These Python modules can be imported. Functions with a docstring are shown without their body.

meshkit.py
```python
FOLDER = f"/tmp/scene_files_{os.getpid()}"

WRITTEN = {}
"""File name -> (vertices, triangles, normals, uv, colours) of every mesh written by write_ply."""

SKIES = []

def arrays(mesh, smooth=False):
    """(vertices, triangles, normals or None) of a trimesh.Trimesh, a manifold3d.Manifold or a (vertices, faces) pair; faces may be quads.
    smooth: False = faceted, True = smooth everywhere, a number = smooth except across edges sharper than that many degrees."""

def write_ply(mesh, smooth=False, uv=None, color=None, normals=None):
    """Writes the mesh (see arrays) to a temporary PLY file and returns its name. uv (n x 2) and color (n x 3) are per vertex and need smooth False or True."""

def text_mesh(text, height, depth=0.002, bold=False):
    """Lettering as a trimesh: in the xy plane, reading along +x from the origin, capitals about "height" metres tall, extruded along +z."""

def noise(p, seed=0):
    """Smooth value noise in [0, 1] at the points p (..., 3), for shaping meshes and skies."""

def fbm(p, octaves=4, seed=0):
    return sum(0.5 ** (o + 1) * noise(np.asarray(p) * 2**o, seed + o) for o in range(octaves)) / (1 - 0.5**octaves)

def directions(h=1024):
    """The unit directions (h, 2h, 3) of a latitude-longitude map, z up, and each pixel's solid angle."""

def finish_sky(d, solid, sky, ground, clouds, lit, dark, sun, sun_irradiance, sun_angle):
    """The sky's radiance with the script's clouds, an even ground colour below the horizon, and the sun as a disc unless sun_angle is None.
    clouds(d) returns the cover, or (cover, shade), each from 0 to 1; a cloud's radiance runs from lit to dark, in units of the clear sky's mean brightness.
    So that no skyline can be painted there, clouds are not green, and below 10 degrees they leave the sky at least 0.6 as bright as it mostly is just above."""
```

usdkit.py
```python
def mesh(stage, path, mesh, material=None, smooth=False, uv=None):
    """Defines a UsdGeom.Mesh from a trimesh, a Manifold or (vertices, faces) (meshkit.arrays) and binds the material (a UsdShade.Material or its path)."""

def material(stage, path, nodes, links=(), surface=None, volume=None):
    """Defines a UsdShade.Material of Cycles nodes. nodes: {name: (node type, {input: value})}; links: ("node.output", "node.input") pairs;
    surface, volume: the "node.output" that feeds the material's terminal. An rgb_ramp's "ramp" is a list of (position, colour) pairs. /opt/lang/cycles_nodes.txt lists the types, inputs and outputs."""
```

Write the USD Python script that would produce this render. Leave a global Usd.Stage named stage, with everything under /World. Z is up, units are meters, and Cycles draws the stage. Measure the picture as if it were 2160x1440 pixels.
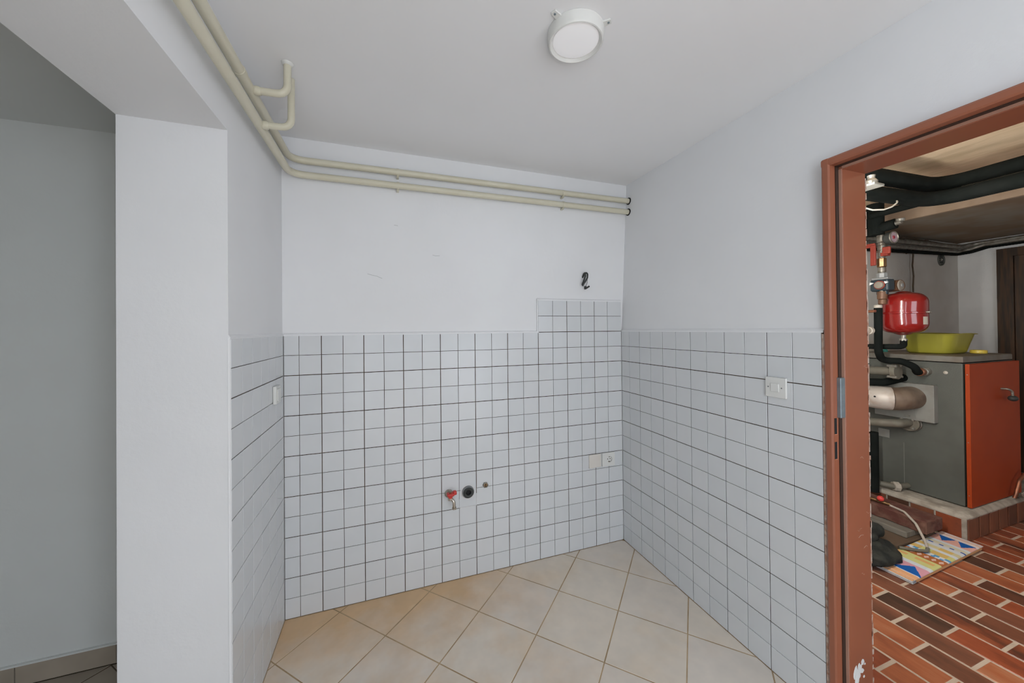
import math, random
import numpy as np
import trimesh
import meshkit, usdkit
from shapely.geometry import Point, box as sbox
from pxr import Usd, UsdGeom, UsdLux, UsdShade, Gf, Sdf, Vt

random.seed(7)
stage = Usd.Stage.CreateInMemory()
UsdGeom.SetStageUpAxis(stage, 'Z')
UsdGeom.SetStageMetersPerUnit(stage, 1.0)
UsdGeom.Xform.Define(stage, '/World')
UsdGeom.Scope.Define(stage, '/World/Looks')

# ------------------------------------------------------------------ camera
YAW, PITCH, ROLL = 0.3343, 0.0063, -0.0097
EYE = np.array([0.4852, -2.0486, 1.4197])
FWD = np.array([math.sin(YAW) * math.cos(PITCH), math.cos(YAW) * math.cos(PITCH), math.sin(PITCH)])
RGT = np.array([math.cos(YAW), -math.sin(YAW), 0.0])
UPV = np.cross(RGT, FWD)
RGT2 = math.cos(ROLL) * RGT + math.sin(ROLL) * UPV
UPV2 = -math.sin(ROLL) * RGT + math.cos(ROLL) * UPV
cam = UsdGeom.Camera.Define(stage, '/World/Camera')
cam.CreateHorizontalApertureAttr(36.0)
cam.CreateFocalLengthAttr(36.0 * 758.19 / 2160)
cam.CreateVerticalApertureOffsetAttr(-30.6 * 36.0 / 2160)
cam.CreateClippingRangeAttr(Gf.Vec2f(0.02, 100))
M4 = Gf.Matrix4d(*[float(v) for v in (*RGT2, 0, *UPV2, 0, *(-FWD), 0, *EYE, 1)])
cam.AddTransformOp().Set(M4)
cam.CreateExposureAttr(-0.54)

# ------------------------------------------------------------------ lights
def rect_light(path, w, h, pos, look, colour, intensity):
    """Rectangular light set in a window opening: faces along look."""
    l = UsdLux.RectLight.Define(stage, path)
    l.CreateWidthAttr(w); l.CreateHeightAttr(h)
    l.CreateColorAttr(Gf.Vec3f(*colour)); l.CreateIntensityAttr(intensity)
    z = -np.array(look, float); z /= np.linalg.norm(z)
    up = np.array([0, 0, 1.0]) if abs(z[2]) < .9 else np.array([0, 1.0, 0])
    x = np.cross(up, z); x /= np.linalg.norm(x); y = np.cross(z, x)
    l.AddTransformOp().Set(Gf.Matrix4d(*[float(v) for v in (*x, 0, *y, 0, *z, 0, *pos, 1)]))
    return l

DAY = (0.90, 0.97, 1.06)
rect_light('/World/added_rear_fill', 1.60, 0.62, (1.00, -4.90, 1.93), (0, 1, 0), DAY, 0.3)  # unseen window light, added as fill from behind the camera
rect_light('/World/added_left_fill', 1.40, 1.85, (0.02, -3.85, 1.03), (1, 0.0, 0), DAY, 7.2)  # added fill for the right wall, set in an unseen glazed door
rect_light('/World/added_right_fill', 1.15, 1.85, (1.95, -4.25, 1.03), (-1, 0.0, 0), DAY, 9.4)  # added fill for the left wall, from the opposite unseen door
rect_light('/World/added_corridor_fill', 1.50, 1.20, (-2.52, -1.75, 1.45), (1, 0, 0), (0.92, 1.0, 1.0), 0.34)  # added corridor light that reaches the right wall through the opening
rect_light('/World/daylight_boiler_room', 1.30, 0.9, (3.00, -3.40, 1.55), (0.25, 1, 0), (0.88, 0.97, 1.07), 6.0)
flash = UsdLux.SphereLight.Define(stage, '/World/camera_flash')       # the photographer's flash, just above the lens
flash.CreateRadiusAttr(0.035)
flash.CreateColorAttr(Gf.Vec3f(1.0, 0.985, 0.96))
flash.CreateIntensityAttr(125)
flash.AddTranslateOp().Set(Gf.Vec3d(0.50, -2.13, 1.63))

TUBE = 390.0           # brightness of the lit tube lamp in the boiler room

# ------------------------------------------------------------------ helpers
L = 1.9764            # face of the tiles on the right wall
HC = 2.393            # ceiling
YO = -0.633           # edge of the opening in the left wall
used = {}
def unique(path):
    if path not in used:
        used[path] = 0
        return path
    used[path] += 1
    return '%s_%03d' % (path, used[path])

def name_of(o):
    return o if isinstance(o, str) else str(o.GetPath())

def setdata(p, label=None, cat=None, group=None, kind=None):
    for k, v in (('label', label), ('category', cat), ('group', group), ('kind', kind)):
        if v:
            p.SetCustomDataByKey(k, v)
    return p

def thing(name, label, cat, loc=(0, 0, 0), group=None, kind=None):
    x = UsdGeom.Xform.Define(stage, unique('/World/' + name))
    if any(loc):
        x.AddTranslateOp().Set(Gf.Vec3d(*map(float, loc)))
    p = x.GetPrim()
    p.SetCustomDataByKey('_loc', Gf.Vec3d(*map(float, loc)))
    return setdata(p, label, cat, group, kind)

ORIG = {}
def obj(name, mesh, m, parent, smooth=False, label=None, kind=None, uv=None):
    """One mesh, given in world coordinates, under its thing."""
    v, f, n = meshkit.arrays(mesh, smooth)
    root = str(parent.GetPath()).split('/')[2]
    loc = stage.GetPrimAtPath('/World/' + root).GetCustomDataByKey('_loc')
    if loc is not None:
        v = v - np.array(loc)
    path = unique(name_of(parent) + '/' + name)
    g = UsdGeom.Mesh.Define(stage, path)
    g.CreatePointsAttr(Vt.Vec3fArray.FromNumpy(v.astype(np.float32)))
    g.CreateFaceVertexCountsAttr(Vt.IntArray.FromNumpy(np.full(len(f), 3, np.int32)))
    g.CreateFaceVertexIndicesAttr(Vt.IntArray.FromNumpy(f.astype(np.int32).ravel()))
    g.CreateSubdivisionSchemeAttr('none')
    if n is not None:
        g.CreateNormalsAttr(Vt.Vec3fArray.FromNumpy(n.astype(np.float32)))
        g.SetNormalsInterpolation('vertex')
    UsdShade.MaterialBindingAPI.Apply(g.GetPrim()).Bind(m)
    return setdata(g.GetPrim(), label, None, None, kind)

cat_m = trimesh.util.concatenate
def box(x0, x1, y0, y1, z0, z1):
    x0, x1 = min(x0, x1), max(x0, x1); y0, y1 = min(y0, y1), max(y0, y1); z0, z1 = min(z0, z1), max(z0, z1)
    b = trimesh.creation.box([x1 - x0, y1 - y0, z1 - z0])
    b.apply_translation([(x0 + x1) / 2, (y0 + y1) / 2, (z0 + z1) / 2])
    return b

def rbox(x0, x1, y0, y1, z0, z1, r=0.004, n=2):
    """Box with rounded edges."""
    x0, x1 = min(x0, x1), max(x0, x1); y0, y1 = min(y0, y1), max(y0, y1); z0, z1 = min(z0, z1), max(z0, z1)
    r = min(r, (x1 - x0) / 2.01, (y1 - y0) / 2.01, (z1 - z0) / 2.01)
    s = trimesh.creation.icosphere(n, r)
    pts = []
    for cx in (x0 + r, x1 - r):
        for cy in (y0 + r, y1 - r):
            for cz in (z0 + r, z1 - r):
                pts.append(s.vertices + [cx, cy, cz])
    return trimesh.convex.convex_hull(np.vstack(pts))

def smooth_path(pts, r=0.05, n=8):
    """Polyline with its corners rounded to radius r."""
    p = [np.array(q, float) for q in pts]
    out = [p[0]]
    for i in range(1, len(p) - 1):
        a, b = p[i - 1] - p[i], p[i + 1] - p[i]
        la, lb = np.linalg.norm(a), np.linalg.norm(b)
        a, b = a / la, b / lb
        ang = math.acos(np.clip(a @ b, -1, 1))
        if ang > math.pi - .02:
            out.append(p[i]); continue
        d = min(r / math.tan(ang / 2), la * .48, lb * .48)
        s, e = p[i] + a * d, p[i] + b * d
        for t in np.linspace(0, 1, n + 1):
            out.append((1 - t) ** 2 * s + 2 * t * (1 - t) * p[i] + t * t * e)
    out.append(p[-1])
    return np.array(out)

def tube(pts, r, sides=16, closed_ends=True):
    """A round tube along a polyline, with parallel-transported frames."""
    p = np.asarray(pts, float)
    r = np.broadcast_to(np.asarray(r, float), (len(p),))
    t = np.gradient(p, axis=0); t /= np.linalg.norm(t, axis=1, keepdims=True) + 1e-12
    a = np.cross(t[0], [0, 0, 1.0] if abs(t[0][2]) < .9 else [1.0, 0, 0]); a /= np.linalg.norm(a)
    ang = np.arange(sides) * 2 * np.pi / sides
    rings = []
    for i in range(len(p)):
        a = a - t[i] * (a @ t[i]); a /= np.linalg.norm(a)
        b = np.cross(t[i], a)
        rings.append(p[i] + r[i] * (np.cos(ang)[:, None] * a + np.sin(ang)[:, None] * b))
    v = np.vstack(rings); f = []
    for i in range(len(p) - 1):
        for j in range(sides):
            k = (j + 1) % sides
            f += [[i * sides + j, i * sides + k, (i + 1) * sides + k], [i * sides + j, (i + 1) * sides + k, (i + 1) * sides + j]]
    if closed_ends:
        c0, c1 = len(v), len(v) + 1
        v = np.vstack([v, p[0], p[-1]])
        for j in range(sides):
            k = (j + 1) % sides
            f += [[c0, k, j], [c1, (len(p) - 1) * sides + j, (len(p) - 1) * sides + k]]
    m = trimesh.Trimesh(v, f, process=False)
    return m

def rod(a, b, r, sides=16, bevel=0.0):
    a, b = np.array(a, float), np.array(b, float)
    if bevel:
        d = (b - a) / np.linalg.norm(b - a)
        return tube([a, a + d * 1e-5, a + d * bevel, b - d * bevel, b - d * 1e-5, b], [r - bevel, r - bevel, r, r, r - bevel, r - bevel], sides)
    return tube([a, b], r, sides)

def lathe(profile, centre, axis='z', sides=32):
    """profile: (radius, height) pairs."""
    m = trimesh.creation.revolve(np.array(profile, float), sections=sides)
    if axis == 'x':
        m.apply_transform(trimesh.transformations.rotation_matrix(math.pi / 2, [0, 1, 0]))
    elif axis == '-x':
        m.apply_transform(trimesh.transformations.rotation_matrix(-math.pi / 2, [0, 1, 0]))
    elif axis == '-y':
        m.apply_transform(trimesh.transformations.rotation_matrix(math.pi / 2, [1, 0, 0]))
    elif axis == '-z':
        m.apply_transform(trimesh.transformations.rotation_matrix(math.pi, [1, 0, 0]))
    m.apply_translation(centre)
    return m

def prism(poly, a, b, axis):
    """A polygon of 2-D points extruded from a to b: axis 'y' takes (x, z), axis 'x' takes (y, z), axis 'z' takes (x, y)."""
    from shapely.geometry import Polygon
    m = trimesh.creation.extrude_polygon(Polygon(poly), b - a, engine='earcut')
    v = m.vertices.copy()
    if axis == 'y':
        w = np.stack([v[:, 0], a + v[:, 2], v[:, 1]], 1)
    elif axis == 'x':
        w = np.stack([a + v[:, 2], v[:, 0], v[:, 1]], 1)
    else:
        w = np.stack([v[:, 0], v[:, 1], a + v[:, 2]], 1)
    m = trimesh.Trimesh(w, m.faces, process=False)
    m.fix_normals()
    return m

def slab(poly, to_world, depth, bevel, proud=0.0, tilt=(0, 0)):
    """A tile or brick: convex polygon (u, v), its face at w = proud, its edges bevelled, its back at w = proud - depth."""
    p = np.asarray(poly, float)
    area = np.sum(p[:, 0] * np.roll(p[:, 1], -1) - p[:, 1] * np.roll(p[:, 0], -1))
    if area < 0:
        p = p[::-1]
    n = len(p)
    d = np.roll(p, -1, 0) - p
    d /= np.linalg.norm(d, axis=1, keepdims=True)
    nin = np.stack([-d[:, 1], d[:, 0]], 1)
    ins = []
    for i in range(n):
        a, b = nin[i - 1], nin[i]
        ins.append(p[i] + bevel * (a + b) / max(.35, 1 + a @ b))
    ins = np.array(ins)
    c = p.mean(0)
    def lift(q, w):
        return np.column_stack([q, w + (q - c) @ np.array(tilt)])
    v = np.vstack([lift(p, proud - depth), lift(p, proud - bevel), lift(ins, proud)])
    f = []
    for i in range(1, n - 1):
        f += [[0, i + 1, i], [2 * n, 2 * n + i, 2 * n + i + 1]]
    for i in range(n):
        k = (i + 1) % n
        for s in (0, n):
            f += [[s + i, s + k, s + n + k], [s + i, s + n + k, s + n + i]]
    w = np.array([to_world(*q) for q in v])
    m = trimesh.Trimesh(w, f, process=False)
    if m.volume < 0:
        m.invert()
    return m

# ------------------------------------------------------------------ materials
def mat(name, colour, rough=0.5, spot=None, scale=6.0, amount=0.5, bump=0.0, bump_scale=40.0, metal=0.0, spec=0.5, detail=3.0, stretch=None, coat=0.0, lo=0.42, hi=0.62):
    """Principled surface whose colour is mottled towards spot by noise in object space, with fine relief."""
    spot = spot if spot is not None else tuple(c * .92 for c in colour)
    nodes = {'p': ('principled_bsdf', {'roughness': rough, 'metallic': metal, 'specular_ior_level': spec, 'coat_weight': coat}),
             'g': ('geometry', {}),
             'mp': ('mapping', {'mapping_type': 'point', 'scale': stretch or (1, 1, 1)}),
             'n': ('noise_texture', {'scale': scale, 'detail': detail, 'roughness': 0.55}),
             'r': ('rgb_ramp', {'ramp': [(0.0, colour), (lo, colour), (hi, tuple(c + (s - c) * amount for c, s in zip(colour, spot))), (1.0, tuple(c + (s - c) * amount for c, s in zip(colour, spot)))]})}
    links = [('g.position', 'mp.vector'), ('mp.vector', 'n.vector'), ('n.fac', 'r.fac'), ('r.color', 'p.base_color')]
    if bump:
        nodes['nb'] = ('noise_texture', {'scale': bump_scale, 'detail': 3.0, 'roughness': 0.6})
        nodes['b'] = ('bump', {'strength': bump, 'distance': 0.004})
        links += [('mp.vector', 'nb.vector'), ('nb.fac', 'b.height'), ('b.normal', 'p.normal')]
    return usdkit.material(stage, '/World/Looks/' + name, nodes, links, surface='p.BSDF')

WALL = (0.85, 0.855, 0.865)
m_wall = mat('wall_paint', WALL, .75, (0.82, .825, .835), 1.7, .7, bump=.18, bump_scale=35, spec=.25)
m_scuff = mat('grey_scuff', (.55, .55, .55), .8)
m_ceil = mat('ceiling_paint', (0.89, .89, .90), .8, (0.87, .87, .875), 1.3, .7, bump=.12, bump_scale=30, spec=.2)
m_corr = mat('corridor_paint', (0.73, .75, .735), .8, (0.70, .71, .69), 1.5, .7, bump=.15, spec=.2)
m_tiles = [mat('wall_tile_glaze_%s' % n, c, .22, tuple(x * .975 for x in c), 9, .6, bump=.03, bump_scale=8, spec=.35)
           for n, c in (('a', (.715, .732, .745)), ('b', (.70, .72, .735)), ('c', (.725, .74, .752)))]
m_grout = mat('dark_brown_grout', (.075, .05, .036), .9, (.13, .09, .06), 14, .8)
m_grout_white = mat('white_repair_grout', (.72, .72, .72), .8)
def floor_tile_mat(name, base, stain):
    nodes = {'p': ('principled_bsdf', {'roughness': .32, 'specular_ior_level': .45}), 'g': ('geometry', {}),
             'mp': ('mapping', {'mapping_type': 'point', 'scale': (1, 1, 1)}),
             'n': ('noise_texture', {'scale': 2.3, 'detail': 4.0, 'roughness': .62}),
             'n2': ('noise_texture', {'scale': 9.0, 'detail': 5.0, 'roughness': .6}),
             'r': ('rgb_ramp', {'ramp': [(0, base), (.52, base), (.66, stain), (1, stain)]}),
             'r2': ('rgb_ramp', {'ramp': [(0, (.86, .85, .84)), (.4, (.95, .95, .95)), (.65, (1.03, 1.02, 1.01)), (1, (1.05, 1.04, 1.02))]}),
             'sx': ('separate_xyz', {}),
             # rusty water stain spreading from the foot of the tiled back wall
             'edge': ('map_range', {'from_min': -.42, 'from_max': .0, 'to_min': 0.0, 'to_max': 1.0, 'clamp': True}),
             'left': ('map_range', {'from_min': 1.55, 'from_max': .9, 'to_min': 0.0, 'to_max': 1.0, 'clamp': True}),
             'm0': ('math', {'math_type': 'multiply'}),
             'n3': ('noise_texture', {'scale': 5.0, 'detail': 4.0, 'roughness': .6}),
             'm1': ('math', {'math_type': 'multiply_add', 'value2': 1.5, 'value3': -.63}),
             'm2': ('math', {'math_type': 'add', 'use_clamp': True}),
             'm3': ('math', {'math_type': 'multiply', 'use_clamp': True}),
             'st': ('mix', {'mix_type': 'mix', 'color2': (.72, .49, .28)}),
             'm': ('mix', {'mix_type': 'multiply', 'fac': 1.0}),
             'b': ('bump', {'strength': .06, 'distance': .004})}
    links = [('g.position', 'mp.vector'), ('mp.vector', 'n.vector'), ('mp.vector', 'n2.vector'), ('mp.vector', 'n3.vector'), ('g.position', 'sx.vector'),
             ('sx.y', 'edge.value'), ('sx.x', 'left.value'), ('edge.result', 'm0.value1'), ('left.result', 'm0.value2'),
             ('n3.fac', 'm1.value1'), ('m0.value', 'm2.value1'), ('m1.value', 'm2.value2'), ('m2.value', 'm3.value1'), ('left.result', 'm3.value2'),
             ('n.fac', 'r.fac'), ('n2.fac', 'r2.fac'), ('r.color', 'st.color1'), ('m3.value', 'st.fac'), ('st.color', 'm.color1'), ('r2.color', 'm.color2'), ('m.color', 'p.base_color'),
             ('n2.fac', 'b.height'), ('b.normal', 'p.normal')]
    return usdkit.material(stage, '/World/Looks/' + name, nodes, links, surface='p.BSDF')
m_ftiles = [floor_tile_mat('beige_floor_tile_%d' % i, c, s) for i, (c, s) in enumerate([((.79, .71, .62), (.78, .67, .55)), ((.78, .71, .63), (.78, .685, .59)), ((.80, .715, .61), (.77, .66, .53))])]
m_fgrout = mat('ochre_floor_grout', (.52, .375, .225), .9, (.36, .25, .14), 7, .9)
m_cream = mat('cream_pipe_enamel', (.69, .655, .52), .35, (.65, .61, .47), 9, .6, spec=.5)
m_white = mat('white_plastic', (.78, .78, .75), .35)
m_ivory = mat('ivory_plastic', (.76, .72, .66), .4)
m_grey_plastic = mat('grey_plastic', (.22, .23, .23), .4)
m_hole = mat('black_void', (.012, .012, .012), .9)
m_black = mat('black_rubber', (.03, .034, .032), .55, (.045, .05, .047), 12, .8)
m_insul = mat('black_foam_insulation', (.0065, .0085, .0075), .85, (.011, .013, .012), 6, .8, bump=.15, bump_scale=60, spec=.08)
m_red = mat('red_tap_handle', (.60, .04, .03), .35)
m_lever = mat('dull_red_lever', (.26, .035, .02), .5)
m_tank = mat('red_tank_enamel', (.23, .0105, .009), .16, (.21, .0095, .008), 3, .5, spec=.6, coat=.5)
m_nickel = mat('dusty_nickel', (.26, .245, .21), .45, (.15, .12, .09), 30, .8, metal=.6)
m_chrome = mat('worn_chrome', (.62, .58, .52), .3, (.35, .28, .2), 40, .8, metal=.9)
m_brass = mat('brass', (.22, .13, .06), .35, (.3, .18, .09), 40, .7, metal=.8)
m_copper = mat('copper', (.42, .18, .10), .4, (.25, .12, .08), 30, .7, metal=.8)
m_steel = mat('dull_steel', (.34, .33, .29), .45, (.2, .18, .15), 25, .8, metal=.6)
m_zinc = mat('blue_zinc_plate', (.27, .33, .36), .4, (.2, .25, .28), 30, .6, metal=.5)
m_frame = mat('red_brown_frame_paint', (.34, .118, .064), .26, (.32, .112, .062), 5, .6, bump=.06, bump_scale=18, spec=.5)
m_stop_sheen = mat('stop_sheen_paint', (.50, .285, .21), .3, (.44, .22, .15), 3, .7)  # paler copy of the frame paint that carries the stop's sheen
m_seal = mat('dark_brown_seal', (.045, .022, .014), .6)
m_framebare = mat('frame_edge_plaster', (.62, .50, .42), .8, (.4, .2, .13), 45, .9)
m_paintblob = mat('white_paint_splash', (.78, .80, .80), .6)
m_boiler = mat('grey_hammered_panel', (.115, .122, .106), .42, (.092, .096, .082), 4, .8, bump=.25, bump_scale=150, metal=.1)
m_plate = mat('pale_grey_sheet', (.27, .27, .245), .45, (.22, .21, .19), 9, .8, metal=.1)
m_lid = mat('dusty_lid', (.20, .19, .16), .55, (.16, .13, .10), 8, .8, metal=.1)
m_lidtop = mat('rust_stained_lid_top', (.22, .19, .15), .6, (.14, .09, .06), 9, .9)
m_orange = mat('orange_red_enamel', (.40, .055, .010), .5, (.36, .047, .009), 5, .6, bump=.06, bump_scale=80, spec=.25)
m_alu = mat('stained_aluminium_flue', (.52, .47, .42), .5, (.34, .23, .15), 8, .9, metal=.2, lo=.5, hi=.7)
m_rust = mat('rusty_elbow_sheet', (.22, .165, .12), .55, (.12, .075, .05), 7, .9, metal=.2)
m_old = mat('aged_grey_pipe', (.17, .16, .125), .6, (.15, .13, .10), 14, .8, metal=.15)
m_mortar = mat('pale_mortar', (.47, .42, .35), .9, (.28, .24, .19), 12, .8, bump=.5, bump_scale=40)
m_joint = mat('sandy_floor_joint', (.62, .50, .385), .85, (.52, .40, .295), 11, .7, bump=.25)
def brick_mat(name, a, b, c):
    nodes = {'p': ('principled_bsdf', {'roughness': .34, 'specular_ior_level': .5}), 'g': ('geometry', {}), 'mp': ('mapping', {'mapping_type': 'point', 'scale': (3.2, 1.0, 1)}),
             'n': ('noise_texture', {'scale': 3.2, 'detail': 5.0, 'roughness': .62}), 'n2': ('noise_texture', {'scale': 30., 'detail': 3.0}),
             'r': ('rgb_ramp', {'ramp': [(.0, a), (.36, a), (.5, b), (.64, c), (1, c)]}), 'b': ('bump', {'strength': .12, 'distance': .003})}
    return usdkit.material(stage, '/World/Looks/' + name, nodes, [('g.position', 'mp.vector'), ('mp.vector', 'n.vector'), ('mp.vector', 'n2.vector'), ('n.fac', 'r.fac'), ('r.color', 'p.base_color'), ('n2.fac', 'b.height'), ('b.normal', 'p.normal')], surface='p.BSDF')
m_bricks = [brick_mat('clinker_red', (.20, .058, .030), (.33, .082, .036), (.40, .105, .045)),
            brick_mat('clinker_orange', (.34, .10, .045), (.45, .145, .062), (.50, .20, .10)),
            brick_mat('clinker_brown', (.15, .062, .036), (.21, .082, .046), (.27, .10, .055)),
            brick_mat('clinker_dark', (.055, .034, .024), (.10, .048, .030), (.15, .06, .036)),
            brick_mat('clinker_mixed', (.09, .040, .026), (.26, .072, .034), (.42, .13, .055))]
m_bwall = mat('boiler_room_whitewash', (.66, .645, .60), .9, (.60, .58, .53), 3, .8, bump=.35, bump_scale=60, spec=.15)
m_bwall_lit = mat('boiler_room_lit_whitewash', (.86, .87, .86), .9, (.80, .81, .80), 3, .8, bump=.35, bump_scale=60, spec=.15)  # lit copy of the whitewash: the side wall's extra light is in its colour
m_bceil = mat('board_marked_concrete', (.66, .51, .345), .9, (.50, .375, .24), 3.2, .9, bump=.4, bump_scale=25, stretch=(3, .8, 1), spec=.15)
m_bceil_edge = mat('pale_concrete_edge', (.47, .36, .265), .9, (.40, .30, .21), 6, .8, bump=.3, spec=.15)
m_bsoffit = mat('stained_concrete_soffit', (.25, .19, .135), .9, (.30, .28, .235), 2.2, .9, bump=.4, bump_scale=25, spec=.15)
m_dwood = mat('dark_walnut_door', (.040, .025, .016), .4, (.10, .05, .022), 5, .8, stretch=(1, 8, .6))
m_wood = mat('weathered_board', (.12, .075, .045), .8, (.12, .08, .05), 4, .8, stretch=(8, 1, 1), bump=.3)
m_greywood = mat('grey_weathered_board', (.15, .135, .11), .8, (.22, .20, .165), 5, .8, stretch=(8, 1, 1), bump=.3)
m_block = mat('dusty_red_block', (.105, .033, .023), .85, (.18, .09, .062), 14, .8, bump=.6, bump_scale=40)
m_bag = mat('black_green_fabric', (.008, .0095, .0075), .85, (.035, .036, .028), 14, .8, bump=.5, bump_scale=50)
m_tub = mat('olive_yellow_plastic', (.37, .345, .045), .38, (.33, .30, .038), 4, .6)
m_yellow = mat('yellow_plastic', (.70, .52, .07), .4)
m_teal = mat('teal_plastic', (.05, .33, .29), .4)
m_pumpblue = mat('pump_dark_blue', (.02, .035, .045), .4)
m_pumpface = mat('pump_grey_face', (.25, .22, .18), .5)
m_pumpbrown = mat('pump_brown_housing', (.15, .075, .04), .5, metal=.2)
m_label = mat('pale_label', (.52, .48, .41), .5)
m_dial = mat('dial_face', (.36, .27, .30), .4)
m_hose = mat('clear_grey_hose', (.50, .44, .37), .3, spec=.6)
m_wire = mat('white_cable', (.72, .70, .62), .5)
m_string = mat('rusty_wire', (.10, .07, .045), .7)
m_vent = mat('grey_vent_plastic', (.10, .105, .09), .5)
m_towelwhite = mat('white_terry', (.74, .75, .76), .95, bump=.4, bump_scale=300, spec=.1)
m_towelnavy = mat('navy_terry', (.04, .07, .16), .95, bump=.4, bump_scale=300, spec=.1)
m_towelpeach = mat('peach_terry', (.82, .45, .22), .95, bump=.4, bump_scale=300, spec=.1)
m_lens = usdkit.material(stage, '/World/Looks/lit_lamp_diffuser', {'p': ('principled_bsdf', {'base_color': (.8, .8, .8), 'roughness': .3, 'emission_color': (1.0, .97, 1.0), 'emission_strength': .30})}, [], surface='p.BSDF')
m_tube = usdkit.material(stage, '/World/Looks/lit_tube', {'e': ('emission', {'color': (1.0, .97, .92), 'strength': TUBE})}, [], surface='e.emission')
m_glass = usdkit.material(stage, '/World/Looks/window_pane', {'t': ('transparent_bsdf', {'color': (.97, .98, .98)}), 'g': ('glossy_bsdf', {'roughness': .02}), 'f': ('fresnel', {'IOR': 1.45}), 'm': ('mix_closure', {})}, [('f.fac', 'm.fac'), ('t.BSDF', 'm.closure1'), ('g.BSDF', 'm.closure2')], surface='m.closure')

# ------------------------------------------------------------------ the room
YR = -5.00                      # rear wall, behind the photographer
J = 0.0011; JT = 0.0018         # half widths of the thin and of the wide tile joints
TD = 0.008                      # tile thickness

def tile_grid(parent, us, vs, wide_u, wide_v, to_world, skip=None, seed=1):
    rnd = random.Random(seed)
    for i in range(len(us) - 1):
        for j in range(len(vs) - 1):
            a = us[i] + (JT if wide_u(i) else J); b = us[i + 1] - (JT if wide_u(i + 1) else J)
            c = vs[j] + (JT if wide_v(j) else J); d = vs[j + 1] - (JT if wide_v(j + 1) else J)
            if b - a < .004 or (skip and skip(a, b, c, d)):
                continue
            t = (rnd.uniform(-.0018, .0018), rnd.uniform(-.0018, .0018))
            obj('tile', slab([(a, c), (b, c), (b, d), (a, d)], to_world, TD, .0008, rnd.uniform(-.0002, .0002), t), rnd.choice(m_tiles), parent)

rows = [round(.1 * k, 3) for k in range(15)]
wide_row = lambda j: j % 2 == 0

# back wall
wb = thing('wall_back', 'white plastered back wall, its lower part covered with small white square tiles', 'wall', kind='structure')
obj('plaster', cat_m([box(-.012, L + .14, .010, .16, 1.395, 2.45), box(-.30, L + .14, .0105, .16, -.02, 1.395)]), m_wall, wb)
obj('grout_bed', cat_m([box(0.0, L, .0035, .011, 0, 1.40), box(1.368, L, .0035, .011, 1.40, 1.60)]), m_grout, wb)
bu = [0.0] + [round(.068 + .1 * k, 4) for k in range(20)] + [L]
tob = lambda u, v, w: (u, -w, v)
bu2 = [0.0] + [round(.068 + .1 * k, 4) for k in range(19)] + [L]
tile_grid(wb, bu2, rows, lambda i: i % 2 == 0 and i < 20, wide_row, tob, seed=3)
pu = [1.368 + .1 * k for k in range(6)] + [L]
tile_grid(wb, pu, [1.40, 1.50, 1.60], lambda i: i % 2 == 0, lambda j: j == 0, tob, seed=4)
bead = lambda a, b, z: prism([(-.0005, z - .004), (.011, z - .001), (.011, z + .012), (.0055, z + .008), (.001, z + .003)], a, b, 'x')
obj('plaster_bead', cat_m([bead(0, 1.372, 1.40), bead(1.365, L, 1.60), box(1.362, 1.369, .001, .011, 1.40, 1.606)]), m_wall, wb)
sc = []
for pts in (((.388, 1.722), (.412, 1.716), (.436, 1.711), (.462, 1.700)), ((.525, 1.995), (.545, 1.992)), ((.730, 1.842), (.748, 1.838), (.770, 1.841))):
    sc.append(tube([(x, .0100, z) for x, z in pts], .0011, 5))
obj('scuff', cat_m(sc), m_scuff, wb, label='faint grey scuff marks')
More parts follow.
